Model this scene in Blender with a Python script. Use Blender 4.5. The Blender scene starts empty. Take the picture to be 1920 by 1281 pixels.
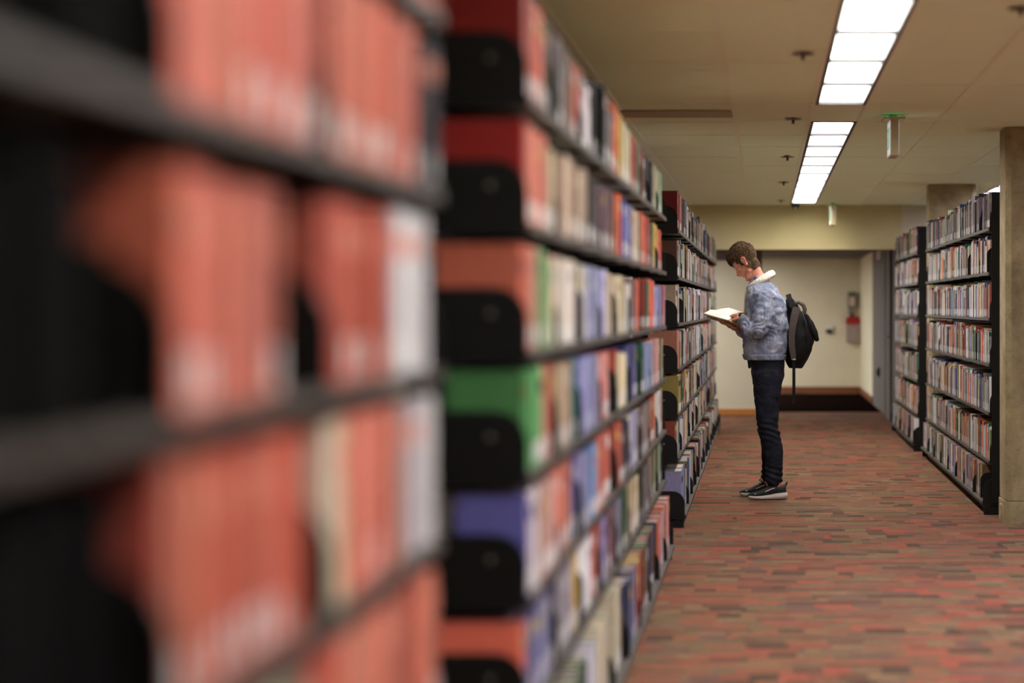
import bpy, bmesh, math, random
from mathutils import Vector, Matrix, noise
from mathutils.bvhtree import BVHTree

random.seed(7)
scene = bpy.context.scene
col = scene.collection

# ------------------------------------------------------------------ camera
F = 4900.0                       # focal length in pixels of a 1920 px wide frame
VX, VY = 1434.0, 576.0           # vanishing point of the aisle in the frame
CAMH = 1.36
CEIL = 2.49
cam_data = bpy.data.cameras.new('camera')
cam = bpy.data.objects.new('camera', cam_data)
col.objects.link(cam)
cam.location = (0, 0, CAMH)
cam.rotation_euler = (math.radians(90), 0, 0)
cam_data.sensor_width = 36.0
cam_data.lens = F / 1920 * 36
cam_data.shift_x = -(VX - 960) / 1920
cam_data.shift_y = (VY - 640.5) / 1920
cam_data.clip_start = 0.05
cam_data.dof.use_dof = True
cam_data.dof.focus_distance = 18.3
cam_data.dof.aperture_fstop = 1.55
scene.camera = cam

# ------------------------------------------------------------------ world, exposure
world = bpy.data.worlds.new('world'); scene.world = world
world.use_nodes = True
world.node_tree.nodes['Background'].inputs[0].default_value = (0.02, 0.02, 0.022, 1)
world.node_tree.nodes['Background'].inputs[1].default_value = 1.0
scene.view_settings.view_transform = 'Standard'
scene.view_settings.look = 'None'
scene.view_settings.exposure = 0.0
scene.view_settings.gamma = 1.0
scene.view_settings.use_curve_mapping = False
LAMP = 28.0                       # strength of the fluorescent diffusers

# ------------------------------------------------------------------ helpers
def lin(c):
    def f(v):
        v /= 255.0
        return v / 12.92 if v <= 0.04045 else ((v + 0.055) / 1.055) ** 2.4
    return (f(c[0]), f(c[1]), f(c[2]), 1.0)

def new_mat(name):
    m = bpy.data.materials.new(name); m.use_nodes = True
    nt = m.node_tree
    return m, nt, nt.nodes['Principled BSDF']

def nz(nt, scale, detail=4, rough=0.6, coord='Object', vec_scale=None):
    tc = nt.nodes.new('ShaderNodeTexCoord')
    n = nt.nodes.new('ShaderNodeTexNoise')
    n.inputs['Scale'].default_value = scale
    n.inputs['Detail'].default_value = detail
    n.inputs['Roughness'].default_value = rough
    if vec_scale:
        mp = nt.nodes.new('ShaderNodeMapping'); mp.inputs['Scale'].default_value = vec_scale
        nt.links.new(tc.outputs[coord], mp.inputs[0]); nt.links.new(mp.outputs[0], n.inputs['Vector'])
    else:
        nt.links.new(tc.outputs[coord], n.inputs['Vector'])
    return n

def ramp(nt, src, stops, interp='LINEAR'):
    r = nt.nodes.new('ShaderNodeValToRGB'); r.color_ramp.interpolation = interp
    e = r.color_ramp.elements
    e[0].position, e[0].color = stops[0]
    e[1].position, e[1].color = stops[1]
    for p, c in stops[2:]:
        x = e.new(p); x.color = c
    nt.links.new(src, r.inputs[0])
    return r

def simple(name, c, rough=0.5, metal=0.0, var=0.12, scale=20, bump=0.0, bscale=200, spec=None, vec_scale=None):
    m, nt, b = new_mat(name)
    c = lin(c)
    n = nz(nt, scale, vec_scale=vec_scale)
    lo = tuple(v * (1 - var) for v in c[:3]) + (1,)
    hi = tuple(min(1, v * (1 + var)) for v in c[:3]) + (1,)
    r = ramp(nt, n.outputs['Fac'], [(0.3, lo), (0.7, hi)])
    nt.links.new(r.outputs[0], b.inputs['Base Color'])
    b.inputs['Roughness'].default_value = rough
    b.inputs['Metallic'].default_value = metal
    if spec is not None: b.inputs['Specular IOR Level'].default_value = spec
    if bump:
        n2 = nz(nt, bscale, 3)
        bp = nt.nodes.new('ShaderNodeBump'); bp.inputs['Strength'].default_value = bump
        bp.inputs['Distance'].default_value = 0.004
        nt.links.new(n2.outputs['Fac'], bp.inputs['Height']); nt.links.new(bp.outputs[0], b.inputs['Normal'])
    return m

def emis(name, c, s):
    m, nt, b = new_mat(name)
    b.inputs['Base Color'].default_value = lin(c)
    b.inputs['Emission Color'].default_value = lin(c)
    b.inputs['Emission Strength'].default_value = s
    return m

class MB:
    """collects faces, each with a material index and an optional colour"""
    def __init__(s): s.v = []; s.f = []; s.mi = []; s.c = []; s.sm = []
    def face(s, pts, mi=0, c=(1, 1, 1), sm=False):
        i = len(s.v); s.v += [tuple(p) for p in pts]
        s.f.append(tuple(range(i, i + len(pts)))); s.mi.append(mi); s.c.append(c); s.sm.append(sm)
    def box(s, x0, x1, y0, y1, z0, z1, mi=0, c=(1, 1, 1)):
        if x0 > x1: x0, x1 = x1, x0
        if y0 > y1: y0, y1 = y1, y0
        i = len(s.v)
        s.v += [(x0,y0,z0),(x1,y0,z0),(x1,y1,z0),(x0,y1,z0),(x0,y0,z1),(x1,y0,z1),(x1,y1,z1),(x0,y1,z1)]
        for q in ((0,3,2,1),(4,5,6,7),(0,1,5,4),(1,2,6,5),(2,3,7,6),(3,0,4,7)):
            s.f.append(tuple(i + k for k in q)); s.mi.append(mi); s.c.append(c); s.sm.append(False)
    def prism(s, poly, axis, a0, a1, mi=0, c=(1, 1, 1), sm=False):
        """poly of 2-D points extruded along axis 'x','y' or 'z' from a0 to a1"""
        def P(p, a):
            return {'x': (a, p[0], p[1]), 'y': (p[0], a, p[1]), 'z': (p[0], p[1], a)}[axis]
        n = len(poly); i = len(s.v)
        s.v += [P(p, a0) for p in poly] + [P(p, a1) for p in poly]
        s.f.append(tuple(i + k for k in range(n))[::-1]); s.mi.append(mi); s.c.append(c); s.sm.append(False)
        s.f.append(tuple(i + n + k for k in range(n))); s.mi.append(mi); s.c.append(c); s.sm.append(False)
        for k in range(n):
            k2 = (k + 1) % n
            s.f.append((i + k, i + k2, i + n + k2, i + n + k)); s.mi.append(mi); s.c.append(c); s.sm.append(sm)
    def loft(s, rings, mi=0, cap=True, sm=True, closed=True, c=(1, 1, 1)):
        n = len(rings[0]); i = len(s.v)
        for r in rings: s.v += [tuple(p) for p in r]
        for a in range(len(rings) - 1):
            for k in range(n if closed else n - 1):
                k2 = (k + 1) % n
                s.f.append((i + a*n + k, i + a*n + k2, i + (a+1)*n + k2, i + (a+1)*n + k)); s.mi.append(mi); s.c.append(c); s.sm.append(sm)
        if cap:
            s.f.append(tuple(i + k for k in range(n))[::-1]); s.mi.append(mi); s.c.append(c); s.sm.append(sm)
            s.f.append(tuple(i + (len(rings)-1)*n + k for k in range(n))); s.mi.append(mi); s.c.append(c); s.sm.append(sm)
    def ball(s, c0, r, nu=12, nv=8, mi=0, c=(1, 1, 1), mat=None):
        rx, ry, rz = (r, r, r) if not hasattr(r, '__len__') else r
        rings = []
        for a in range(1, nv):
            th = math.pi * a / nv
            ring = []
            for k in range(nu):
                ph = 2 * math.pi * k / nu
                p = Vector((rx*math.sin(th)*math.cos(ph), ry*math.sin(th)*math.sin(ph), rz*math.cos(th)))
                if mat: p = mat @ p
                ring.append(Vector(c0) + p)
            rings.append(ring)
        s.loft(rings, mi, True, True, c=c)
    def cone(s, a, b, ra, rb, n=12, mi=0, c=(1, 1, 1), caps=3):
        """round cone from a to b with hemispherical ends"""
        a, b = Vector(a), Vector(b); d = (b - a)
        if d.length < 1e-6: d = Vector((0, 0, 1e-5))
        w = d.normalized(); u = w.orthogonal().normalized(); v = w.cross(u)
        rings = []
        def ring(p, r): return [p + u*r*math.cos(2*math.pi*k/n) + v*r*math.sin(2*math.pi*k/n) for k in range(n)]
        for k in range(caps):
            t = math.pi/2 * (k + 0.35) / caps
            rings.append(ring(a - w*ra*math.cos(t), ra*math.sin(t)))
        rings.append(ring(a, ra)); rings.append(ring(b, rb))
        for k in range(caps - 1, -1, -1):
            t = math.pi/2 * (k + 0.35) / caps
            rings.append(ring(b + w*rb*math.cos(t), rb*math.sin(t)))
        s.loft(rings, mi, True, True, c=c)
    def chain(s, pts, radii, **k):
        for i in range(len(pts) - 1): s.cone(pts[i], pts[i+1], radii[i], radii[i+1], **k)
    def tube(s, pts, r, n=8, mi=0, c=(1, 1, 1), cap=True, flat=1.0):
        pts = [Vector(p) for p in pts]
        rr = r if hasattr(r, '__len__') else [r] * len(pts)
        rings = []; u = None
        for i, p in enumerate(pts):
            t = (pts[min(i+1, len(pts)-1)] - pts[max(i-1, 0)]).normalized()
            u = t.orthogonal().normalized() if u is None else (u - t*u.dot(t)).normalized()
            v = t.cross(u)
            rings.append([p + u*rr[i]*math.cos(2*math.pi*k/n) + v*rr[i]*flat*math.sin(2*math.pi*k/n) for k in range(n)])
        s.loft(rings, mi, cap, True, c=c)
    def mesh(s, name, mats, colors=False):
        me = bpy.data.meshes.new(name)
        me.from_pydata(s.v, [], s.f)
        for m in mats: me.materials.append(m)
        me.polygons.foreach_set('material_index', s.mi)
        me.polygons.foreach_set('use_smooth', s.sm)
        if colors:
            at = me.color_attributes.new('Col', 'FLOAT_COLOR', 'CORNER')
            buf = []
            for f, c in zip(s.f, s.c): buf += [c[0], c[1], c[2], 1.0] * len(f)
            at.data.foreach_set('color', buf)
        me.update()
        return me
    def build(s, name, mats, parent=None, colors=False, loc=None):
        if not isinstance(mats, (list, tuple)): mats = [mats]
        return link(name, s.mesh(name, mats, colors), parent, loc)

def link(name, me, parent=None, loc=None, rot=None):
    o = bpy.data.objects.new(name, me); col.objects.link(o)
    if parent is not None: o.parent = parent
    if loc is not None: o.location = loc
    if rot is not None: o.rotation_euler = rot
    return o

def tag(o, label, cat, group=None):
    o['label'] = label; o['category'] = cat
    if group: o['group'] = group
    return o

def struct(o):
    o['kind'] = 'structure'; return o

def empty(name, loc, label, cat, group=None):
    o = bpy.data.objects.new(name, None); col.objects.link(o); o.location = loc
    o.empty_display_size = 0.1
    return tag(o, label, cat, group)

def remeshed(name, mb, voxel, mats, parent=None, smooth=4, disp=None, origin=(0, 0, 0)):
    """fuse overlapping closed primitives into one continuous surface"""
    me = mb.mesh(name + '_src', [])
    o = bpy.data.objects.new('tmp', me); col.objects.link(o)
    m = o.modifiers.new('r', 'REMESH'); m.mode = 'VOXEL'; m.voxel_size = voxel; m.use_smooth_shade = True
    if smooth:
        m2 = o.modifiers.new('s', 'SMOOTH'); m2.iterations = smooth; m2.factor = 0.5
    dg = bpy.context.evaluated_depsgraph_get()
    out = bpy.data.meshes.new_from_object(o.evaluated_get(dg))
    bpy.data.objects.remove(o, do_unlink=True); bpy.data.meshes.remove(me)
    if disp:
        vs = out.vertices
        nrm = [v.normal.copy() for v in vs]
        for v, nn in zip(vs, nrm):
            v.co += nn * disp(v.co, nn)
        out.update()
    out.name = name
    out.materials.clear()
    for mt in (mats if isinstance(mats, (list, tuple)) else [mats]): out.materials.append(mt)
    out.polygons.foreach_set('use_smooth', [True] * len(out.polygons))
    if Vector(origin).length > 0:
        out.transform(Matrix.Translation(-Vector(origin)))
    return link(name, out, parent)

# ------------------------------------------------------------------ materials
M = {}
M['black'] = simple('black_enamel', (9, 9, 7), 0.45, var=0.15, spec=0.3)
M['shelf'] = simple('taupe_shelf_paint', (60, 55, 45), 0.5, var=0.15, scale=12)
M['bolt'] = simple('shiny_bolt', (110, 106, 95), 0.4, metal=0.8, var=0.05)
M['wall'] = simple('cream_wall_paint', (216, 207, 180), 0.85, var=0.04, scale=3, bump=0.1, bscale=150)
M['soffit'] = simple('olive_soffit_paint', (210, 194, 142), 0.85, var=0.04, scale=2)
M['greywall'] = simple('lavender_grey_wall', (100, 93, 88), 0.8, var=0.05, scale=2)
M['oak'] = simple('orange_oak', (190, 120, 45), 0.5, var=0.2, scale=8, vec_scale=(1, 1, 12))
M['oakdark'] = simple('dark_orange_oak', (118, 64, 30), 0.5, var=0.2, scale=8, vec_scale=(1, 1, 12))
M['brownwood'] = simple('dark_brown_wood', (86, 55, 38), 0.5, var=0.2, scale=8, vec_scale=(1, 1, 12))
M['tile'] = simple('ceiling_tile_mineral', (238, 246, 202), 0.95, var=0.05, scale=160, bump=0.25, bscale=420)
M['tile_dark'] = simple('ceiling_joint_and_shade', (176, 168, 132), 0.9, var=0.05)  # dark cross joints, and the painted shade of a tile recess
M['tee'] = simple('ceiling_tee_paint', (240, 242, 208), 0.9, var=0.03, spec=.1)
M['void'] = simple('plenum_dark', (30, 26, 22), 0.9)
M['lampframe'] = simple('lamp_black_frame', (22, 18, 18), 0.5)
M['white'] = simple('white_plastic', (215, 212, 205), 0.5, var=0.03)
M['offwhite'] = simple('beige_plastic', (178, 164, 128), 0.5, var=0.04)
M['diff'] = emis('lamp_diffuser', (255, 253, 250), LAMP)
M['diffcool'] = emis('lamp_diffuser_cool', (216, 218, 255), LAMP)
M['green'] = emis('exit_green', (110, 195, 150), 0.15)
M['greenlamp'] = emis('exit_green_lamp', (90, 190, 140), 0.6)
M['signface'] = emis('exit_face', (215, 225, 225), 0.5)
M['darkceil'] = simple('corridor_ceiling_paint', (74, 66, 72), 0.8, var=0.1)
M['mat'] = simple('dark_floor_pile', (22, 14, 11), 0.95, spec=0.0, var=0.25, scale=60, bump=0.4, bscale=300)  # near-black pile of the sheet on the corridor carpet

def concrete():
    m, nt, b = new_mat('board_concrete')
    n = nz(nt, 5, 8, 0.65); n2 = nz(nt, 45, 4, 0.7)
    r = ramp(nt, n.outputs['Fac'], [(0.3, lin((120, 104, 70))), (0.62, lin((168, 150, 108))), (0.75, lin((182, 166, 124)))])
    r2 = ramp(nt, n2.outputs['Fac'], [(0.3, (0.55, 0.52, 0.48, 1)), (0.45, (1, 1, 1, 1))])
    mx = nt.nodes.new('ShaderNodeMix'); mx.data_type = 'RGBA'; mx.blend_type = 'MULTIPLY'; mx.inputs[0].default_value = 0.7
    nt.links.new(r.outputs[0], mx.inputs[6]); nt.links.new(r2.outputs[0], mx.inputs[7])
    nt.links.new(mx.outputs[2], b.inputs['Base Color'])
    bp = nt.nodes.new('ShaderNodeBump'); bp.inputs['Strength'].default_value = 0.35; bp.inputs['Distance'].default_value = 0.006
    nt.links.new(n2.outputs['Fac'], bp.inputs['Height']); nt.links.new(bp.outputs[0], b.inputs['Normal'])
    b.inputs['Roughness'].default_value = 0.8
    return m
M['concrete'] = concrete()

def book_material():
    m, nt, b = new_mat('book_cloth_and_paper')
    a = nt.nodes.new('ShaderNodeAttribute'); a.attribute_name = 'Col'
    n = nz(nt, 60, 3, 0.6, vec_scale=(1, 1, 0.35))
    r = ramp(nt, n.outputs['Fac'], [(0.3, (0.86, 0.86, 0.86, 1)), (0.7, (1.08, 1.08, 1.08, 1))])
    mx = nt.nodes.new('ShaderNodeMix'); mx.data_type = 'RGBA'; mx.blend_type = 'MULTIPLY'; mx.inputs[0].default_value = 1
    nt.links.new(a.outputs['Color'], mx.inputs[6]); nt.links.new(r.outputs[0], mx.inputs[7])
    nt.links.new(mx.outputs[2], b.inputs['Base Color'])
    b.inputs['Roughness'].default_value = 0.5; b.inputs['Specular IOR Level'].default_value = 0.32
    return m
M['book'] = book_material()

def carpet():
    m, nt, b = new_mat('mosaic_carpet')
    N = nt.nodes.new; L = nt.links.new
    tc = N('ShaderNodeTexCoord'); sp = N('ShaderNodeSeparateXYZ'); L(tc.outputs['Object'], sp.inputs[0])
    def mth(op, a, bb=None, c=None):
        k = N('ShaderNodeMath'); k.operation = op
        for i, v in enumerate((a, bb, c)):
            if v is None: continue
            if isinstance(v, (int, float)): k.inputs[i].default_value = v
            else: L(v, k.inputs[i])
        return k.outputs[0]
    def wn(x, y, z=0.0):
        cb = N('ShaderNodeCombineXYZ')
        for i, v in enumerate((x, y, z)):
            if isinstance(v, (int, float)): cb.inputs[i].default_value = v
            else: L(v, cb.inputs[i])
        w = N('ShaderNodeTexWhiteNoise'); w.noise_dimensions = '3D'; L(cb.outputs[0], w.inputs['Vector'])
        return w.outputs['Value']
    X, Y = sp.outputs[0], sp.outputs[1]
    def layer(cw, cd, seed):
        row = mth('FLOOR', mth('DIVIDE', Y, cd))
        off = mth('MULTIPLY', wn(row, 3.0, seed), 1.0)
        xx = mth('ADD', mth('DIVIDE', X, cw), mth('MULTIPLY', off, 7.0))
        cell = mth('FLOOR', xx)
        return wn(cell, row, seed + 0.5)
    A = layer(0.17, 0.13, 1.3); B = layer(0.34, 0.05, 5.7); C = layer(0.11, 0.19, 9.1)
    sel = layer(0.44, 0.26, 14.2)
    s1 = mth('GREATER_THAN', sel, 0.40); s2 = mth('GREATER_THAN', sel, 0.78)
    ab = mth('ADD', mth('MULTIPLY', A, mth('SUBTRACT', 1.0, s1)), mth('MULTIPLY', B, s1))
    v = mth('ADD', mth('MULTIPLY', ab, mth('SUBTRACT', 1.0, s2)), mth('MULTIPLY', C, s2))
    stops = [(0.0, lin((76, 61, 48))), (0.08, lin((136, 75, 60))), (0.20, lin((106, 88, 66))), (0.32, lin((120, 74, 58))),
             (0.45, lin((118, 95, 71))), (0.57, lin((94, 68, 54))), (0.67, lin((124, 82, 62))), (0.80, lin((108, 86, 65))), (0.92, lin((100, 76, 68)))]
    r = ramp(nt, v, stops, 'CONSTANT')
    g = nz(nt, 170, 3, 0.75, vec_scale=(0.7, 1.0, 1))
    g2 = ramp(nt, g.outputs['Fac'], [(0.36, (0.55, 0.52, 0.50, 1)), (0.62, (1.4, 1.38, 1.3, 1))])
    st = nz(nt, 26, 2, 0.5, vec_scale=(0.35, 1.6, 1))
    st2 = ramp(nt, st.outputs['Fac'], [(0.35, (0.80, 0.78, 0.76, 1)), (0.65, (1.16, 1.14, 1.10, 1))])
    mx = N('ShaderNodeMix'); mx.data_type = 'RGBA'; mx.blend_type = 'MULTIPLY'; mx.inputs[0].default_value = 1
    L(r.outputs[0], mx.inputs[6]); L(g2.outputs[0], mx.inputs[7])
    mx2 = N('ShaderNodeMix'); mx2.data_type = 'RGBA'; mx2.blend_type = 'MULTIPLY'; mx2.inputs[0].default_value = 1
    L(mx.outputs[2], mx2.inputs[6]); L(st2.outputs[0], mx2.inputs[7])
    L(mx2.outputs[2], b.inputs['Base Color'])
    b.inputs['Roughness'].default_value = 0.95; b.inputs['Specular IOR Level'].default_value = 0.1
    bp = N('ShaderNodeBump'); bp.inputs['Strength'].default_value = 0.5; bp.inputs['Distance'].default_value = 0.004
    L(g.outputs['Fac'], bp.inputs['Height']); L(bp.outputs[0], b.inputs['Normal'])
    return m
M['carpet'] = carpet()
M['blackcloth'] = simple('matt_black_book_cloth', (8, 8, 7), .9, spec=.04)

# ------------------------------------------------------------------ room shell
XL, XR, YB, YF = -4.3, 4.3, -3.0, 41.6
SOF = 29.0
def wallbox(name, *b, mat='wall'):
    mb = MB(); mb.box(*b); return struct(mb.build(name, M[mat]))
wallbox('floor', XL - .2, XR + .2, YB - .2, YF + .2, -0.1, 0, mat='carpet')
wallbox('wall_left', XL - .2, XL, YB, 33.0, 0, 2.75)
wallbox('wall_right', XR, XR + .2, YB, SOF + .2, 0, 2.75)
wallbox('wall_back', XL, XR, YB - .2, YB, 0, 2.75)
wallbox('wall_soffit', XL, 1.52, SOF, SOF + .22, 2.0, CEIL + .02, mat='soffit')
wallbox('wall_right_end', 1.52, XR, SOF, SOF + .22, 0, 2.75)
wallbox('wall_front_left', XL, -.05, 33.0, 33.2, 0, 2.2)
wallbox('wall_lobby_left', XL - .2, XL, 33.0, YF, 0, 2.2)
wallbox('wall_front', XL, 1.72, YF, YF + .2, 0, 2.2)
wallbox('wall_corridor_right', 1.52, 1.72, SOF + .22, 36.9, 0, 2.2, mat='greywall')
wallbox('wall_corridor_end', 1.52, 1.72, 36.9, YF, 0, 2.2)
wallbox('ceiling_corridor', XL, 1.72, SOF + .22, YF + .2, 2.14, 2.3, mat='darkceil')
# skirting and wood trim
mb = MB(); mb.box(XL, -.05, 32.98, 33.0, 0, .075); struct(mb.build('baseboard_left', M['oak']))
mb = MB(); mb.box(XL, 1.52, YF - .02, YF, 0, .095); struct(mb.build('baseboard_front', M['oakdark']))
mb = MB(); mb.box(1.50, 1.52, 36.9, YF - .02, 0, .095); struct(mb.build('baseboard_right', M['oakdark']))
mb = MB(); mb.box(XL, -.05, 32.96, 33.0, 1.95, 2.14); struct(mb.build('trim_1', M['brownwood']))
mb = MB(); mb.box(-.10, -.035, 32.95, 33.22, 0, 2.14); struct(mb.build('trim_2', M['brownwood']))

# door in the grey corridor wall
mb = MB(); mb.box(1.495, 1.519, 31.2, 32.3, 0, 2.04); dr = struct(mb.build('door_1', M['greywall']))
mb = MB(); mb.box(1.485, 1.519, 31.12, 31.2, 0, 2.1); mb.box(1.485, 1.519, 32.3, 32.38, 0, 2.1); mb.box(1.485, 1.519, 31.12, 32.38, 2.04, 2.1)
mb.build('door_frame', M['greywall'], dr)
mb = MB(); mb.cone((1.47, 31.3, 1.0), (1.47, 31.42, 1.0), .012, .012); mb.cone((1.47, 31.3, 1.0), (1.5, 31.3, 1.0), .012, .012); mb.build('door_handle', M['bolt'], dr)

# ceiling: slab, grid of tees and single tiles, with open slots for the lamps
mb = MB(); mb.box(XL, XR, YB, SOF, CEIL + .06, CEIL + .2)
ceil = struct(mb.build('ceiling', M['void']))
rows = [14.57 - 1.25 * k for k in range(13, -1, -1)] + [15.96 + 1.25 * k for k in range(0, 11)] + [SOF]
cols = [(-4.2, -3.6), (-3.6, -2.95), (-2.95, -2.3), (-2.3, -1.62), (-1.62, -1.32), (-1.32, -.83), (-.83, -.19), (-.19, .27), (.27, .573),
        (.573, 1.058), (1.058, 1.651), (1.651, 2.155), (2.155, 2.46), (2.46, 3.05), (3.05, 3.65), (3.65, 4.25)]
STRIPS = {4: 'left', 8: 'aisle', 12: 'right'}
tile_cache = {}
lamps = []
for ri in range(len(rows) - 1):
    y0, y1 = rows[ri], rows[ri + 1]
    gap = abs(y0 - 14.57) < .01
    for ci, (x0, x1) in enumerate(cols):
        if ci in STRIPS and not gap and y1 < SOF - .1 and y0 > 0.2 and not (STRIPS[ci] == 'left' and y0 < 15):
            if True:
                lamps.append((ci, x0, x1, y0, y1)); continue
        w, d = x1 - x0, y1 - y0
        key = (round(w, 3), round(d, 3))
        if key not in tile_cache:
            t = MB(); a, bb = w/2 - .013, d/2 - .010
            t.loft([[(-a,-bb,.0),(a,-bb,.0),(a,bb,.0),(-a,bb,.0)][::-1], [(-a-.004,-bb-.002,.006),(a+.004,-bb-.002,.006),(a+.004,bb+.002,.006),(-a-.004,bb+.002,.006)][::-1],
                    [(-a-.004,-bb-.002,.02),(a+.004,-bb-.002,.02),(a+.004,bb+.002,.02),(-a-.004,bb+.002,.02)][::-1]], sm=False)
            tile_cache[key] = t.mesh('ceiling_tile', [M['tile']])
        dz = random.choice([0, 0, 0, .001, .002, -.001])
        link('ceiling_tile', tile_cache[key], ceil, ((x0+x1)/2, (y0+y1)/2, CEIL + .002 + dz))
mb = MB()
for x in sorted({c[0] for c in cols} | {c[1] for c in cols}):
    mb.box(x - .012, x + .012, YB, SOF, CEIL - .002, CEIL + .03)
mb.build('ceiling_tee', M['tee'], ceil)
mb = MB()
for y in rows:
    mb.box(XL, XR, y - .004, y + .004, CEIL + .010, CEIL + .03)
mb.build('cross_tee', M['tile_dark'], ceil)
mb = MB(); mb.box(-.83, -.19, 15.0, 15.5, CEIL - .006, CEIL + .0); mb.build('ceiling_shade_panel', M['tile_dark'], ceil)  # shade of a tile recess put in as a darker panel

# ------------------------------------------------------------------ recessed lamps
def make_lamp_meshes(w, d):
    a, b = w/2, d/2
    fr = MB()
    fr.box(-a + .012, -a + .030, -b + .006, b - .006, -.004, .05); fr.box(a - .030, a - .012, -b + .006, b - .006, -.004, .05)
    fr.box(-a + .03, a - .03, -b + .006, -b + .022, -.002, .05); fr.box(-a + .03, a - .03, b - .022, b - .006, -.002, .05)
    df = MB()
    df.box(-a + .03, a - .03, -b + .022, b - .022, .022, .03)
    lv = MB()
    for k in range(1, 10):
        y = -b + d * k / 10
        lv.box(-a + .03, a - .03, y - .0015, y + .0015, .006, .020)
    return fr.mesh('frame', [M['lampframe']]), df, lv.mesh('louvre', [M['white']])
lamp_cache = {}
ORD = ['first','second','third','fourth','fifth','sixth','seventh','eighth','ninth','tenth','eleventh','twelfth','thirteenth','fourteenth','fifteenth','sixteenth','seventeenth','eighteenth','nineteenth','twentieth']
cnt = {}
for ci, x0, x1, y0, y1 in lamps:
    strip = STRIPS[ci]
    key = (round(y1 - y0, 3), ci)
    if key not in lamp_cache:
        f_, d_, l_ = make_lamp_meshes(x1 - x0, y1 - y0)
        dm = d_.mesh('diffuser', [M['diff'] if strip == 'aisle' else M['diffcool']])
        lamp_cache[key] = (f_, dm, l_)
    f_, dm, l_ = lamp_cache[key]
    part = 'near' if y0 < 14.5 else 'far'
    k = (strip, part); cnt[k] = cnt.get(k, 0) + 1
    n = cnt[k]
    if strip == 'aisle':
        tot = sum(1 for q in lamps if STRIPS[q[0]] == 'aisle' and (q[3] < 14.5) == (part == 'near'))
        if part == 'near': lab = f'glowing white ceiling lamp panel, {ORD[tot-n]} back from the gap in the aisle light strip'
        else: lab = f'glowing white ceiling lamp panel, {ORD[n-1]} beyond the gap in the aisle light strip'
    else:
        lab = f'cool white ceiling lamp over the {strip} stacks, {ORD[n-1]} of its {part} half'
    o = empty('ceiling_light', ((x0+x1)/2, (y0+y1)/2, CEIL), lab, 'ceiling light', f'lamp panels of the {strip} strip')
    link('frame', f_, o); link('diffuser', dm, o); link('louvre', l_, o)['kind'] = 'stuff'
# unseen lamps added in the low corridor ceiling to brighten the end walls
for i, (x, y) in enumerate(((-1.15, 31.3), (-1.0, 35.4), (-1.0, 38.0), (-2.2, 36.6), (-1.0, 40.3))):
    o = empty('corridor_fill_light', (x, y, 2.14), ['added unseen corridor lamp brightening the left end wall', 'added unseen lamp just behind the left end wall', 'added unseen lamp midway to the far wall', 'added unseen lamp farthest to the left', 'added unseen lamp closest to the far wall'][i], 'ceiling light')
    fr = MB(); fr.box(-.32, .32, -.62, .62, -.01, 0); fr.build('frame', M['lampframe'], o)
    df = MB(); df.box(-.29, .29, -.59, .59, -.016, -.0101); df.build('diffuser', M['diff'], o)

# ------------------------------------------------------------------ bookstacks
TL = [1.84, 1.55, 1.26, .98, .70, .43, .08]
TR = [1.88, 1.59, 1.29, .99, .67, .355, .09]
XLF = -.53                       # face of the left stacks
XRF = 1.464                      # face of the right stack
DEP = .235

def plate_poly(depth, h0, h1, r, d):
    """rounded side plate outline in x,z; front at x=0 going to d*depth"""
    pts = [(0, h0), (0, h1 - r)]
    for k in range(1, 7):
        a = math.pi/2 * k / 6
        pts.append((d * (r - r*math.cos(a)), h1 - r + r*math.sin(a)))
    pts += [(d*depth, h1), (d*depth, h0)]
    return pts

bracket_mesh = {}
def get_bracket(d, big=False, hgt=.145):
    k = (d, big, hgt)
    if k not in bracket_mesh:
        mb = MB()
        mb.prism(plate_poly(DEP - .005 + (.05 if big else 0), -.028, hgt, .075, d), 'y', -.002, .002)
        mb.prism([(d*.01, -.028), (d*.22, -.028), (d*.22, -.022), (d*.01, -.022)], 'y', -.012, .002)
        bracket_mesh[k] = mb.mesh('bracket', [M['black']])
    return bracket_mesh[k]
bolt_mesh = MB(); bolt_mesh.ball((0, 0, 0), (.008, .005, .008), 10, 6); bolt_mesh = bolt_mesh.mesh('bolt', [M['bolt']])
bookend_meshes = {}
def get_bookend(d):
    if d not in bookend_meshes:
        mb = MB()
        mb.prism(plate_poly(.15, 0, .165, .05, d), 'y', -.0012, .0012)
        mb.box(0, d*.15, 0, .10, 0.0002, .0015)
        bookend_meshes[d] = mb.mesh('bookend', [M['black']])
    return bookend_meshes[d]

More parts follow.
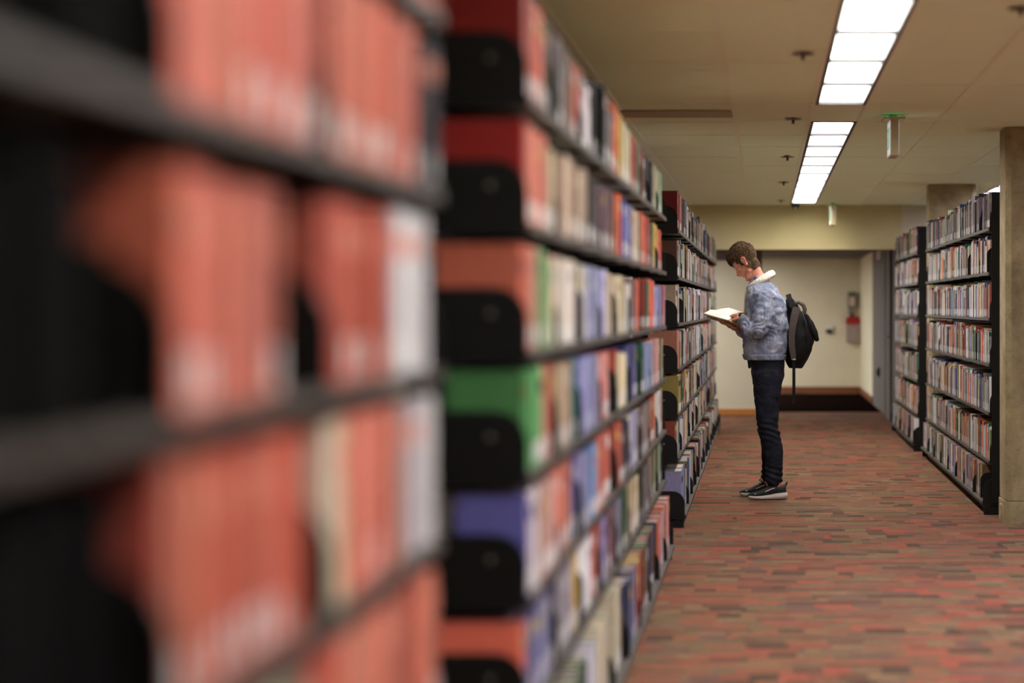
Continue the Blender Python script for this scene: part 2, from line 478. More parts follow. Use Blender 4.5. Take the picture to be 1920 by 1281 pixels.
BOOKS = []; BOOKENDS = []
def make_stack(name, label, X, d, bounds, tiers, mark, endpanel=False, lip_off=.045):
    y0, y1 = bounds[0], bounds[-1]
    root = empty(name, (X + d*.12, y0, 0), label, 'bookshelf', 'steel library bookstacks')
    ox, oy = X + d*.12, y0
    def P(mb_, nm, mat): return mb_.build(nm, M[mat], root)
    shelf_mesh = {}
    for ti, z in enumerate(tiers):
        bottom = ti == len(tiers) - 1
        off = lip_off if bottom else 0
        for u in range(len(bounds) - 1):
            L = bounds[u+1] - bounds[u]
            key = (round(L, 3), bottom)
            if key not in shelf_mesh:
                mb = MB()
                hl = L/2 - .004
                mb.box(-d*off, d*DEP, -hl, hl, -.016, 0)
                mb.box(-d*off, -d*(off - .012), -hl, hl, -.019, -.0161)
                shelf_mesh[key] = mb.mesh('shelf', [M['shelf']])
            link('shelf', shelf_mesh[key], root, (X - ox, (bounds[u] + bounds[u+1])/2 - oy, z))
            for e in (0, 1):
                yy = bounds[u] + .004 if e == 0 else bounds[u+1] - .004
                b = link('bracket', get_bracket(d, bottom), root, (X - d*(off - .008) - ox, yy - oy, z))
                if e == 0 and (u == 0 or X > 0):
                    link('bolt', bolt_mesh, b, (d*(.085 + off), -.005, .085))
    for u in range(len(bounds)):
        yy = min(max(bounds[u], y0 + .02), y1 - .02)
        mb = MB(); mb.box(d*.125, d*.165, yy - .018 - oy, yy + .018 - oy, 0, tiers[0] + .06)
        P(mb, 'upright', 'black')
    mb = MB(); mb.box(d*.118, d*.123, 0.01, y1 - y0 - .01, .08, tiers[0] + .05); P(mb, 'back_panel', 'black')
    mb = MB(); mb.box(d*.126, d*.164, .0, y1 - y0, tiers[0] + .045, tiers[0] + .075); P(mb, 'top_rail', 'black')
    mb = MB(); mb.box(-d*.10, d*.16, .03, y1 - y0 - .03, 0.0, .045); P(mb, 'base_plinth', 'black')
    for yy in (0.0, y1 - y0):
        s = 1 if yy == 0 else -1
        mb = MB(); mb.prism([(-d*.15, 0), (-d*.15, tiers[-1] - .035), (d*.16, tiers[-1] - .035), (d*.16, 0)], 'y', yy + s*.001, yy + s*.028)
        P(mb, 'foot', 'black')
    if endpanel:
        mb = MB(); mb.prism([(-d*.10, .08), (-d*.10, tiers[0] + .23), (d*.16, tiers[0] + .23), (d*.16, .08)], 'y', -.012, -.004)
        P(mb, 'end_panel', 'black')
    return root

RED = (200, 100, 78); DRED = (130, 28, 22)
PAL = {
 'pitch': (7, 7, 6),
 'red': RED, 'dred': DRED, 'brick': (160, 70, 52), 'black': (14, 14, 14), 'char': (40, 38, 38), 'grey': (112, 108, 108), 'lgrey': (170, 164, 164),
 'white': (226, 223, 220), 'cream': (212, 200, 168), 'tan': (168, 142, 116), 'brown': (104, 72, 52), 'mauve': (122, 92, 98), 'lav': (150, 150, 190),
 'purple': (84, 82, 138), 'blue': (66, 84, 140), 'navy': (40, 46, 78), 'sky': (132, 160, 186), 'teal': (52, 116, 110), 'green': (84, 150, 84),
 'dgreen': (38, 84, 54), 'lgreen': (150, 190, 150), 'olive': (134, 122, 62), 'yellow': (206, 176, 84), 'orange': (214, 100, 44), 'salmon': (212, 136, 112), 'pink': (204, 150, 144),
}
NAME = {'pitch': 'black', 'red': 'red', 'dred': 'dark red', 'brick': 'brick red', 'black': 'black', 'char': 'charcoal', 'grey': 'grey', 'lgrey': 'light grey', 'white': 'white',
 'cream': 'cream', 'tan': 'tan', 'brown': 'brown', 'mauve': 'mauve', 'lav': 'lavender', 'purple': 'purple', 'blue': 'blue', 'navy': 'navy blue', 'sky': 'sky blue',
 'teal': 'teal', 'green': 'green', 'dgreen': 'dark green', 'lgreen': 'pale green', 'olive': 'olive', 'yellow': 'yellow', 'orange': 'orange', 'salmon': 'salmon pink', 'pink': 'pale pink'}
DEF = ['white']*10 + ['cream']*6 + ['lgrey']*3 + ['black']*4 + ['char']*2 + ['lav']*2 + ['tan']*3 + ['red']*2 + ['brick']*2 + ['dgreen']*2 + ['blue', 'navy', 'sky', 'purple', 'teal', 'olive', 'yellow', 'orange', 'brown', 'dred', 'green', 'mauve', 'pink', 'salmon', 'grey', 'brown']
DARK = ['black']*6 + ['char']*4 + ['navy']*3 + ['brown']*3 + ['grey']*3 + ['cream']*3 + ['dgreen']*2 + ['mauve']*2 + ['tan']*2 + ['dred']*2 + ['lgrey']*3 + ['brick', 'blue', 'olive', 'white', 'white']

# px boundary of each run, colour(s), height, thickness    (px measured on the face of the stack)
SEG1 = {
 0: [(830, ['red'], .22, .035)],
 1: [(592, ['red', 'salmon', 'red'], .235, .036), (640, None, 0, 0), (790, ['red', 'salmon', 'red'], .235, .034), (845, ['black', 'char'], .235, .04)],
 2: [(535, ['red', 'red', 'salmon'], .225, .034), (634, None, 0, 0), (752, ['red', 'brick'], .235, .036), (845, ['white', 'lgrey'], .25, .05)],
 3: [(606, ['red', 'salmon', 'red'], .255, .036), (640, None, 0, 0), (662, ['cream'], .235, .07), (762, ['red', 'salmon'], .24, .036), (845, ['white', 'lgrey'], .25, .05)],
 4: [(470, ['red'], .22, .036), (600, ['cream', 'tan'], .225, .04), (845, ['red', 'salmon'], .235, .036)],
 5: [(845, ['red', 'black', 'tan'], .22, .036)], 6: [(845, ['red', 'black', 'tan'], .25, .036)]}
SEG2 = {
 0: [(1000, ['dred'], .24, .06), (1028, ['red'], .245, .10), (1045, ['char', 'dgreen'], .235, .05), (1064, ['mauve', 'grey'], .245, .05), (1084, ['brown', 'grey'], .235, .05),
     (1103, ['red'], .225, .1), (1120, ['white'], .205, .06), (1138, ['black'], .255, .07), (1150, ['grey'], .2, .05), (1160, ['orange'], .24, .06), (1172, ['yellow'], .235, .05), (1186, ['cream'], .225, .05),
     (1200, ['dred', 'brick'], .225, .05), (1208, ['dgreen', 'lgreen'], .22, .05), (1218, ['brown', 'dred'], .23, .05), (1228, ['black'], .235, .06), (1262, ['cream', 'tan', 'lgreen', 'char'], .225, .05)],
 1: [(1000, ['dred'], .235, .07), (1044, ['red', 'salmon'], .235, .06), (1100, ['tan', 'tan', 'cream'], .215, .05), (1112, ['black'], .215, .05), (1128, ['char', 'grey'], .21, .04), (1150, ['mauve', 'grey'], .215, .04),
     (1158, ['brown'], .22, .04), (1170, ['orange'], .22, .09), (1188, ['lav', 'purple'], .21, .05), (1204, ['tan', 'cream'], .21, .05), (1222, ['red', 'brick'], .22, .05), (1232, ['teal', 'char'], .215, .05), (1240, ['yellow'], .225, .05), (1262, ['red'], .215, .05)],
 2: [(1012, ['red'], .245, .06), (1022, ['tan'], .245, .05), (1046, ['green'], .245, .07), (1088, ['cream', 'pink', 'white'], .23, .045), (1110, ['cream', 'white'], .225, .05), (1124, ['lav', 'blue'], .225, .05),
     (1152, ['white', 'lav'], .225, .045), (1176, ['cream', 'tan'], .215, .05), (1188, ['cream', 'white'], .19, .05), (1200, ['grey', 'mauve'], .215, .05), (1210, ['dred', 'red'], .215, .05), (1218, ['dgreen'], .215, .05), (1232, ['red'], .225, .07), (1242, ['lav'], .2, .05), (1262, ['char', 'lav', 'orange'], .21, .05)],
 3: [(998, ['green'], .25, .06), (1024, ['green'], .25, .10), (1036, ['cream'], .24, .06), (1048, ['red'], .24, .06), (1084, ['tan', 'tan'], .225, .06), (1098, ['teal'], .235, .06), (1124, ['lav'], .225, .05), (1134, ['tan'], .22, .05),
     (1152, ['red', 'pink'], .22, .05), (1164, ['red'], .225, .07), (1186, ['cream'], .2, .06), (1202, ['purple', 'navy'], .225, .06), (1212, ['dgreen'], .22, .06), (1224, ['lav', 'sky'], .21, .05), (1236, ['pink'], .22, .05), (1262, ['olive', 'dgreen', 'tan'], .215, .05)],
 4: [(996, ['purple'], .235, .08), (1018, ['white', 'lgrey'], .235, .06), (1046, ['pink', 'tan'], .23, .05), (1086, ['salmon', 'red'], .235, .06), (1104, ['lav', 'purple'], .225, .05), (1124, ['sky', 'blue'], .225, .05),
     (1166, ['red'], .24, .13), (1188, ['char', 'navy', 'grey'], .205, .05), (1202, ['lav', 'purple', 'cream'], .225, .05), (1226, ['grey', 'tan', 'mauve'], .21, .05), (1236, ['brown', 'orange'], .22, .05), (1262, ['tan', 'white'], .225, .05)],
 5: [(996, ['red'], .215, .08), (1006, ['red'], .215, .08), (1046, ['purple', 'lav', 'navy'], .215, .05), (1060, ['navy'], .22, .05), (1084, ['lav', 'lgrey'], .215, .05), (1092, ['yellow', 'tan'], .225, .06), (1124, ['white'], .215, .1),
     (1136, ['brick', 'red'], .225, .06), (1150, ['lav', 'mauve'], .21, .05), (1172, ['grey', 'lav', 'mauve'], .215, .05), (1182, ['dgreen'], .22, .05), (1204, ['cream', 'tan', 'olive'], .215, .05), (1222, ['char', 'black', 'grey'], .21, .05), (1262, ['dred', 'char', 'lgreen'], .22, .05)],
 6: [(1040, ['white', 'lgrey'], .27, .05), (1060, ['cream', 'tan'], .25, .06), (1090, ['dgreen'], .235, .09), (1110, ['lav', 'white'], .26, .05), (1130, ['cream'], .27, .1), (1160, ['tan', 'cream'], .29, .06), (1180, ['navy', 'lav', 'char'], .26, .06),
     (1196, ['yellow', 'brick', 'dred'], .26, .06), (1210, ['dgreen', 'red', 'black'], .27, .07), (1225, ['navy', 'brown'], .26, .06), (1262, ['pink', 'red', 'brick', 'white'], .26, .06)]}
SEG3 = {0: [(1273.6, ['dred'], .235, .06), (1282, ['brick', 'dred'], .235, .1), (1290, ['black'], .235, .1)], 1: [(1274.5, ['brown', 'black'], .22, .3)], 2: [(1275, ['cream', 'red'], .23, .3)],
        3: [(1276, ['salmon'], .24, .4)], 4: [(1275, ['olive', 'olive'], .24, .5), (1280, ['dgreen'], .22, .2)], 5: [(1275, ['brick', 'char'], .235, .3)], 6: [(1278, ['lav', 'sky'], .27, .4)]}

def fill(stack, X, d, bounds, tiers, segs, pal_fn, gaps=0.3, seed=1, tiers_used=None, thick=(.014, .042)):
    R = random.Random(seed)
    for ti, z in enumerate(tiers):
        bottom = ti == len(tiers) - 1
        clear = (tiers[ti-1] - z - .045) if ti > 0 else .27
        n = 0
        for u in range(len(bounds) - 1):
            a, b = bounds[u] + .009, bounds[u+1] - .009
            L = b - a
            seg = segs.get(ti)
            explicit = (seg is not None and VX + X/((a+b)/2)*F < seg[-1][0]) if d < 0 else False
            start = a; end = b
            if not explicit and R.random() < gaps:
                if R.random() < .5: start = a + R.uniform(.08, .3)*L
                else: end = b - R.uniform(.08, .3)*L
            if stack == 4 and bottom and u == 0: start = a + .4*L
            if explicit and stack == 2 and R.random() < .6: end = b - R.uniform(.03, .13)
            y = start; base_prot = R.uniform(.0, .02 if stack < 4 else .010)
            if start > a + .02: BOOKENDS.append((stack, ti, u, X, d, start - .003, z, bottom))
            run_c = None; run_n = 0; k = 0; hm = R.uniform(-.014, .014)
            while y < end - .012:
                px = VX + X / y * F
                col_ = None; h = None; t = None
                if seg:
                    for q in seg:
                        if px < q[0]:
                            if q[1] is None:
                                yn = X * F / (q[0] - VX)
                                y = min(max(yn, y + .01), end); col_ = 'skip'
                            else:
                                col_ = q[1][k % len(q[1])]; h = q[2] + R.uniform(-.006, .006); t = q[3]*R.uniform(.75, 1.2)
                                if t > .06 and not (d < 0 and X / y * F > -300): t = R.uniform(.05, .065)
                            break
                if col_ == 'skip': continue
                if col_ is None:
                    col_ = R.choice(pal_fn(ti)); t = R.uniform(*thick); h = min(max(R.gauss(.214 + hm, .016), .165), .262)
                    if R.random() < .06: h -= .03
                if bottom: h = min(h + (.03 if h < .25 else 0), .30)
                h = min(h, clear)
                t = min(t, end - y)
                if t < .008: break
                prot = base_prot + abs(R.gauss(0, .007)) * (1 if R.random() < .8 else 2.2)
                xs = X + d*(prot + .002) - (d*.03 if bottom else 0)
                c = PAL[col_]; j = R.uniform(.80, 1.12)
                c = tuple(min(235, v*j*R.uniform(.96, 1.04)) for v in c)
                BOOKS.append(dict(st=stack, ti=ti, u=u, n=n, y0=y, y1=y + t - .0008, xs=xs, d=d, dep=min(R.uniform(.15, .2), .2), z=z + .0005 if not bottom else z+.0005, h=h,
                                  c=lin(c)[:3], cn=col_, lab=R.random() < (0 if col_ == 'pitch' else .25 if stack == 1 else .72), band=1.0 if col_ == 'pitch' else R.random(), bc=lin(PAL[R.choice(['black', 'white', 'cream', 'dred', 'navy', 'yellow']) if stack != 1 else 'salmon'])[:3],
                                  pg=lin((R.uniform(196, 222), R.uniform(186, 208), R.uniform(160, 188)))[:3]))
                y += t; n += 1; k += 1
            if end < b - .02: BOOKENDS.append((stack, ti, u, X, d, y + .003, z, bottom))

B1 = [.55, 1.47, 2.375, 3.24, 4.30]
B2 = [5.92 + .909*k for k in range(10)]
B3 = [16.1 + .91*k for k in range(15)]
BA = [17.1 + .84*k for k in range(9)]
BB = [24.6 + .85*k for k in range(6)]
make_stack('bookstack', 'steel bookstack nearest the camera, filled with red volumes', XLF, -1, B1, TL, 1)
make_stack('bookstack', 'long middle bookstack on the left, between the nearest stack and the one beside the reader', XLF, -1, B2, TL, 2)
make_stack('bookstack', 'left bookstack beside the reader, running on to the soffit', XLF, -1, B3, TL, 3)
make_stack('bookstack', 'right bookstack between the two concrete columns', XRF, 1, BA, TR, 4, endpanel=True)
make_stack('bookstack', 'farthest bookstack on the right, behind the second column', 1.43, 1, BB, TR, 5, endpanel=True)

# dark volumes added in the nearest bay to block light, gap, red run
fill(1, XLF, -1, B1[2:], TL, SEG1, lambda t: ['red'], 0, 11)
fill(1, XLF, -1, [1.47, 2.20], TL, {}, lambda t: ['pitch'], 0, 21, thick=(.03, .05))
fill(2, XLF, -1, B2, TL, SEG2, lambda t: DEF, .25, 12, thick=(.018, .05))
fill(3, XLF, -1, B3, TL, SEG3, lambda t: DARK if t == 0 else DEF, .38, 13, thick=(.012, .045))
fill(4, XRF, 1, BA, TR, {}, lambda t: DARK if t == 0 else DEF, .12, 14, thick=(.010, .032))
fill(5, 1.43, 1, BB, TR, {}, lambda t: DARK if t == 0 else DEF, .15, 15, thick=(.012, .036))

# which books show largest: sweep every shelf from near to far
byshelf = {}
for b in BOOKS: byshelf.setdefault((b['st'], b['ti']), []).append(b)
for (st, ti), L in byshelf.items():
    cov = None
    for b in sorted(L, key=lambda q: q['y0']):
        a = abs(b['xs'])
        near_out = VX + math.copysign(a, b['xs'])/b['y1']*F
        inner = VX + math.copysign(a + b['dep'], b['xs'])/b['y0']*F
        if b['xs'] < 0:
            lo = inner if cov is None else max(cov, inner); hi = near_out
            if cov is None: lo = max(lo, hi - 170)
            vis = max(0, min(hi, 1920) - max(lo, 0)); cov = hi if cov is None else max(cov, hi)
        else:
            hi = inner if cov is None else min(cov, inner); lo = near_out
            vis = max(0, min(hi, 1872) - max(lo, 0)); cov = lo if cov is None else min(cov, lo)
        ym = (b['y0'] + b['y1'])/2
        yt = VY - (b['z'] + b['h'] - CAMH)/ym*F; yb = VY - (b['z'] - CAMH)/ym*F
        b['vis'] = vis * max(0, min(yb, 1281) - max(yt, 0))
        if st == 2 and near_out < 832: b['vis'] = 0
ranked = sorted(BOOKS, key=lambda q: -q['vis'])
SINGLE = ranked[:300]
ids = set(id(b) for b in SINGLE)

def book_single(b, lab):
    d = b['d']; w = b['y1'] - b['y0']; h = b['h']; D = b['dep']; t = min(.003, w*.2)
    mb = MB(); c = b['c']
    bul = min(.004, w*.15)
    out = [(D*d, 0), (0, 0), (-bul*.7*d, w*.25), (-bul*d, w*.5), (-bul*.7*d, w*.75), (0, w), (D*d, w), (D*d, w - t), (.003*d, w - t), (.003*d, t), (D*d, t)]
    mb.prism(out, 'z', 0, h, 0, c)
    if b['band'] < .4: mb.box(-bul*.9*d - .0006*d, .001*d, w*.14, w*.86, h*.72, h*.86, 0, b['bc'])
    o = mb.build('book', M['blackcloth' if b['cn'] == 'pitch' else 'book'], None, True, (b['xs'], b['y0'], b['z']))
    pg = MB(); pg.box(.0035*d, (D - .004)*d, t + .0002, w - t - .0002, .003, h - .003, 0, b['pg'])
    pg.build('page_block', M['book'], o, True)
    if b['lab'] and w > .012:
        s = MB(); s.box(-bul*d - .0008*d, .0005*d, w*.12, w*.88, .012, .058, 0, lin((222, 220, 214))[:3])
        s.build('call_number_label', M['book'], o, True)
    return o

STN = {1: 'nearest bookstack', 2: 'middle left bookstack', 3: 'third left bookstack', 4: 'right bookstack', 5: 'farthest right bookstack'}
TN = ['top shelf', 'second shelf', 'third shelf', 'fourth shelf', 'fifth shelf', 'sixth shelf', 'bottom shelf']
def ordn(k): return ORD[k] if k < 20 else f"{k+1}{'st' if (k+1)%10==1 else 'nd' if (k+1)%10==2 else 'rd' if (k+1)%10==3 else 'th'}"
for b in SINGLE:
    w = b['y1'] - b['y0']
    size = ('tall ' if b['h'] > .24 else 'short ' if b['h'] < .205 else '') + ('thick ' if w > .055 else 'thin ' if w < .022 else '')
    # keep 'from the near end' countable: count of the same shelf, nearest first
    lab = f"{size}{NAME[b['cn']]} book, {ordn(b['n'])} from near end, {TN[b['ti']]} of {STN[b['st']]}"
    o = book_single(b, lab)
    tag(o, lab, 'book', f"books on the {TN[b['ti']]} of {STN[b['st']]}")

mb = MB()
for b in BOOKS:
    if id(b) in ids: continue
    mi_ = 1 if b['cn'] == 'pitch' else 0
    d = b['d']; y0, y1 = b['y0'], b['y1']; w = y1 - y0; h = b['h']; z = b['z']; c = b['c']
    x0 = b['xs']; x1 = x0 + d*b['dep']; t = min(.0028, w*.2); zt = z + h
    def q(p, cc, flip=False):
        mb.face(p if not flip else p[::-1], mi_, cc)
    f = d > 0
    q([(x0,y0,z),(x0,y0,zt),(x0,y1,zt),(x0,y1,z)], c, not f)
    q([(x0,y0,z),(x1,y0,z),(x1,y0,zt),(x0,y0,zt)], c, not f)
    q([(x0,y1,z),(x0,y1,zt),(x1,y1,zt),(x1,y1,z)], c, not f)
    q([(x1,y0,z),(x1,y1,z),(x1,y1,zt),(x1,y0,zt)], b['pg'], not f)
    q([(x0,y0,zt),(x1,y0,zt),(x1,y0+t,zt),(x0,y0+t,zt)], c, not f)
    q([(x0,y1-t,zt),(x1,y1-t,zt),(x1,y1,zt),(x0,y1,zt)], c, not f)
    q([(x0,y0+t,zt),(x0+d*t,y0+t,zt),(x0+d*t,y1-t,zt),(x0,y1-t,zt)], c, not f)
    zp = zt - .003
    q([(x0+d*t,y0+t,zp),(x1,y0+t,zp),(x1,y1-t,zp),(x0+d*t,y1-t,zp)], b['pg'], not f)
    xe = x0 - d*.0007
    if b['lab']:
        q([(xe,y0+w*.1,z+.01),(xe,y0+w*.1,z+.055),(xe,y1-w*.1,z+.055),(xe,y1-w*.1,z+.01)], lin((222, 220, 214))[:3], not f)
    if b['band'] < .25:
        q([(xe,y0+w*.1,z+h*.7),(xe,y0+w*.1,z+h*.88),(xe,y1-w*.1,z+h*.88),(xe,y1-w*.1,z+h*.7)], b['bc'], not f)
    elif b['band'] < .6:
        zz = z + h*.35
        for _ in range(int(2 + b['band']*8)):
            g = h*random.uniform(.02, .06)
            q([(xe,y0+w*.35,zz),(xe,y0+w*.35,zz+g),(xe,y1-w*.35,zz+g),(xe,y1-w*.35,zz)], b['bc'], not f)
            zz += g + h*.015
rest = mb.build('book', [M['book'], M['blackcloth']], None, True)
rest['kind'] = 'stuff'; tag(rest, 'the smaller distant books filling the rest of the bookstack shelves', 'books')

# bookends where a run stops short; the biggest in view only
BOOKENDS.sort(key=lambda e: e[5])
kept = {}
for e in BOOKENDS:
    st, ti, u, X, d, yy, z, bottom = e
    k = kept.get(st, 0)
    if k >= 26: continue
    kept[st] = k + 1
    o = link('bookend', get_bookend(d), None, (X + d*.004 - (d*.03 if bottom else 0), yy, z + .0005))
    tag(o, f"black rounded steel bookend on the {TN[ti]}, {ORD[u]} section of {STN[st]}", 'bookend', 'black steel bookends')

# ------------------------------------------------------------------ columns
def column(label, x0, y0, w, dpt, base=True):
    root = empty('concrete_column', (x0, y0, 0), label, 'column', 'concrete columns along the right side')
    ch = .035
    def octo(a): return [(a+ch, -a*0), ]
    def ring(g): return [(-g+ch, -g), (w+g-ch, -g), (w+g, -g+ch), (w+g, dpt+g-ch), (w+g-ch, dpt+g), (-g+ch, dpt+g), (-g, dpt+g-ch), (-g, -g+ch)]
    mb = MB(); mb.prism(ring(0), 'z', .148, CEIL - .001); mb.build('shaft', M['concrete'], root)
    mb = MB(); mb.prism(ring(.006), 'z', 0, .14); mb.prism(ring(-.006), 'z', .14, .148)
    mb.build('plinth', M['concrete'], root)
    return root
c1 = column('near concrete column with chamfered corners in front of the right stack', 1.51, 16.38, .44, .45)
column('far concrete column rising between the two right stacks', 1.51, 23.98, .43, .43)
mb = MB(); mb.box(-.016, -.006, .19, .27, .03, .11); mb.build('outlet_plate', M['offwhite'], c1)

# ------------------------------------------------------------------ exit signs
def exit_sign(x, y, label):
    r = empty('exit_sign', (x, y, CEIL), label, 'exit sign', 'hanging exit signs')
    mb = MB(); mb.box(-.062, .062, -.03, .34, -.030, -.020); mb.box(-.02, .02, .1, .2, -.020, -.0005); mb.build('canopy', M['offwhite'], r)
    mb = MB(); mb.cone((0, .03, -.012), (0, .03, -.04), .008, .008); mb.cone((0, .28, -.012), (0, .28, -.04), .008, .008); mb.build('stem', M['offwhite'], r)
    mb = MB(); mb.box(-.024, .024, -.02, .33, -.245, -.03); mb.build('housing', M['offwhite'], r)
    for s in (-1, 1):
        mb = MB(); mb.box(s*.0242, s*.027, -.005, .315, -.235, -.04); fc = mb.build('sign_face', M['signface'], r)
        # letters E X I T in green bars
        mb = MB(); x0_, x1_ = s*.0272, s*.0284
        def bar(ya, yb, za, zb): mb.box(x0_, x1_, ya, yb, za, zb)
        zt, zb_ = -.075, -.20; t = .016
        L = .062
        ys = [.02 + k*.073 for k in range(4)] if s > 0 else [.02 + k*.073 for k in range(4)]
        order = 'EXIT' if s > 0 else 'TIXE'
        for yy, chh in zip(ys, order):
            if chh == 'E':
                e0 = yy if s > 0 else yy + L - t
                bar(e0, e0 + t, zb_, zt)
                for zz in (zt - t, (zt + zb_)/2 - t/2, zb_): bar(yy, yy + L*.9, zz, zz + t)
            elif chh == 'X':
                for k in range(9):
                    f_ = k/8
                    za = zb_ + (zt - zb_ - t)*f_
                    bar(yy + (L - t)*f_, yy + (L - t)*f_ + t, za, za + t); bar(yy + (L - t)*(1 - f_), yy + (L - t)*(1 - f_) + t, za, za + t)
            elif chh == 'I': bar(yy + L/2 - t/2, yy + L/2 + t/2, zb_, zt)
            else:
                bar(yy + L/2 - t/2, yy + L/2 + t/2, zb_, zt); bar(yy, yy + L*.92, zt - t, zt)
        mb.build('lettering', M['green'], fc)
    # green lamps under the canopy that tint the ceiling
    mb = MB(); mb.box(-.055, .055, .0, .08, -.0199, -.018); mb.box(-.055, .055, .22, .30, -.0199, -.018); mb.build('green_lamp', M['greenlamp'], r)
exit_sign(.757, 15.25, 'green and white exit sign hanging edge-on in the ceiling lamp gap')
exit_sign(.735, 28.2, 'small distant exit sign hanging against the soffit')

# ------------------------------------------------------------------ sprinklers
def sprinkler(x, y, label):
    mb = MB()
    mb.cone((0, 0, -.006), (0, 0, -.022), .009, .006)
    mb.cone((-.008, 0, -.016), (-.004, 0, -.030), .002, .002); mb.cone((.008, 0, -.016), (.004, 0, -.030), .002, .002); mb.cone((-.009, 0, -.031), (.009, 0, -.031), .002, .002)
    ring = [[(r*math.cos(a*math.pi/8), r*math.sin(a*math.pi/8), z) for a in range(16)] for r, z in ((.010, -.001), (.050, -.006), (.050, -.009), (.010, -.010))]
    mb.loft(ring, 0, True, False)
    o = mb.build('sprinkler', M['bronze'], None, loc=(x, y, CEIL))
    tag(o, label, 'sprinkler', 'ceiling sprinklers beside the aisle lights')
M['bronze'] = simple('bronze_metal', (86, 62, 48), 0.4, metal=.4)
for i, y in enumerate((11.6, 15.64, 19.56, 23.56, 27.5)):
    sprinkler(.17, y, f'dark bronze ceiling sprinkler left of the aisle lamps, {ORD[i]} from the camera')
sprinkler(.967, 9.85, 'dark bronze ceiling sprinkler in the top right corner')
r = empty('dome_camera', (.335, 28.6, CEIL), 'small dark dome camera on the ceiling in front of the soffit', 'security camera')
mb = MB(); mb.cone((0, 0, -.001), (0, 0, -.02), .052, .052, n=20, caps=1); mb.build('housing', M['char'] if 'char' in M else M['lampframe'], r)
mb = MB(); mb.ball((0, 0, -.034), (.042, .042, .034), 16, 10); mb.build('dome', M['black'], r)
mb = MB(); mb.ball((0, -.034, -.05), .014, 10, 8); mb.build('lens', M['offwhite'], r)

# ------------------------------------------------------------------ things on the far wall
SF = F / 41.5
def fx(px): return (px - VX) / SF
def fz(py): return CAMH - (py - VY) / SF
yw = YF - .001
M['boxgrey'] = simple('olive_grey_plastic', (98, 98, 78), .5)
M['pinklabel'] = simple('pale_label', (205, 180, 172), .6)
M['redgloss'] = simple('red_gloss', (160, 22, 24), .35)
M['paperbag'] = simple('pinkish_grey_cover', (158, 138, 130), .7)
M['steel'] = simple('dull_steel', (140, 136, 128), .4, metal=.4)
r = empty('wall_phone_box', (fx(1598), yw, fz(590)), 'olive grey wall box with a pale label above the red-topped container', 'wall box')
cx, cz = fx(1598), fz(590)
mb = MB(); mb.prism([(fx(1589.5)-cx, fz(577)-cz), (fx(1605)-cx, fz(577)-cz), (fx(1607)-cx, fz(560)-cz), (fx(1605)-cx, fz(547.5)-cz), (fx(1590)-cx, fz(547.5)-cz)][::-1], 'y', -.09, -.001); mb.build('housing', M['boxgrey'], r)
mb = MB(); mb.box(fx(1592)-cx, fx(1603)-cx, -.094, -.0901, fz(574)-cz, fz(557)-cz); mb.build('label', M['pinklabel'], r)
mb = MB(); mb.box(fx(1590.5)-cx, fx(1600)-cx, -.06, -.001, fz(590)-cz, fz(577.4)-cz); mb.build('bracket', M['steel'], r)
cx, cz = fx(1599.5), fz(642)
r = empty('wall_container', (cx, yw, cz), 'red-topped container with a pinkish grey body on the far wall', 'wall container')
pts = [(fx(1586)-cx, fz(608)-cz), (fx(1586)-cx, fz(600)-cz), (fx(1589)-cx, fz(594)-cz), (fx(1610)-cx, fz(594)-cz), (fx(1613)-cx, fz(600)-cz), (fx(1613)-cx, fz(608)-cz)]
mb = MB(); mb.prism(pts, 'y', -.14, -.001); mb.build('lid', M['redgloss'], r)
mb = MB(); mb.prism([(fx(1587)-cx, 0), (fx(1587)-cx, fz(608.4)-cz), (fx(1612)-cx, fz(608.4)-cz), (fx(1611)-cx, 0)], 'y', -.13, -.001); mb.build('body', M['paperbag'], r)
mb = MB(); mb.cone((fx(1597)-cx, -.07, fz(594)-cz), (fx(1597)-cx, -.07, fz(591)-cz), .03, .024); mb.build('neck', M['black'], r)
cx, cz = fx(1555), fz(618)
r = empty('wall_switch', (cx, yw, cz), 'small white and black switch box on the far wall behind the backpack', 'switch')
mb = MB(); mb.box(-.06, .06, -.03, -.001, .002, .072); mb.build('cover', M['white'], r)
mb = MB(); mb.box(-.05, .045, -.045, -.001, -.062, .0015); mb.build('reader', M['black'], r)
r = empty('wall_sign', (1.519, 35.0, 2.05), 'small red and green sign high on the grey corridor wall', 'sign')
mb = MB(); mb.box(-.02, -.001, -.5, .1, -.06, .05); mb.build('red_panel', M['redgloss'], r)
mb = MB(); mb.box(-.02, -.001, -1.0, -.52, -.06, .05); mb.build('pale_panel', M['offwhite'], r)
r = empty('wall_outlet', (1.519, 34.6, .50), 'small dark outlet low on the grey corridor wall', 'outlet')
mb = MB(); mb.box(-.03, -.001, -.1, .1, -.06, .06); mb.build('cover', M['black'], r)
mb = MB(); mb.box(-.04, -.0301, -.05, .05, -.03, .03); mb.build('socket', M['lampframe'], r)
mb = MB(); mb.box(-.03, 1.49, 33.9, 40.7, .0005, .012); tag(mb.build('dark_floor_sheet', M['mat']), 'dark sheet on the corridor carpet before the far wall', 'mat')  # near-black sheet laid over the corridor carpet

# ------------------------------------------------------------------ the reader
S0 = 264.0; YP = 18.56; GY = 935.0
def P(px, py, dy=0.0): return Vector(((px - VX)/S0, YP + dy, (GY - py)/S0))
ORG = P(1440, 935, 0)

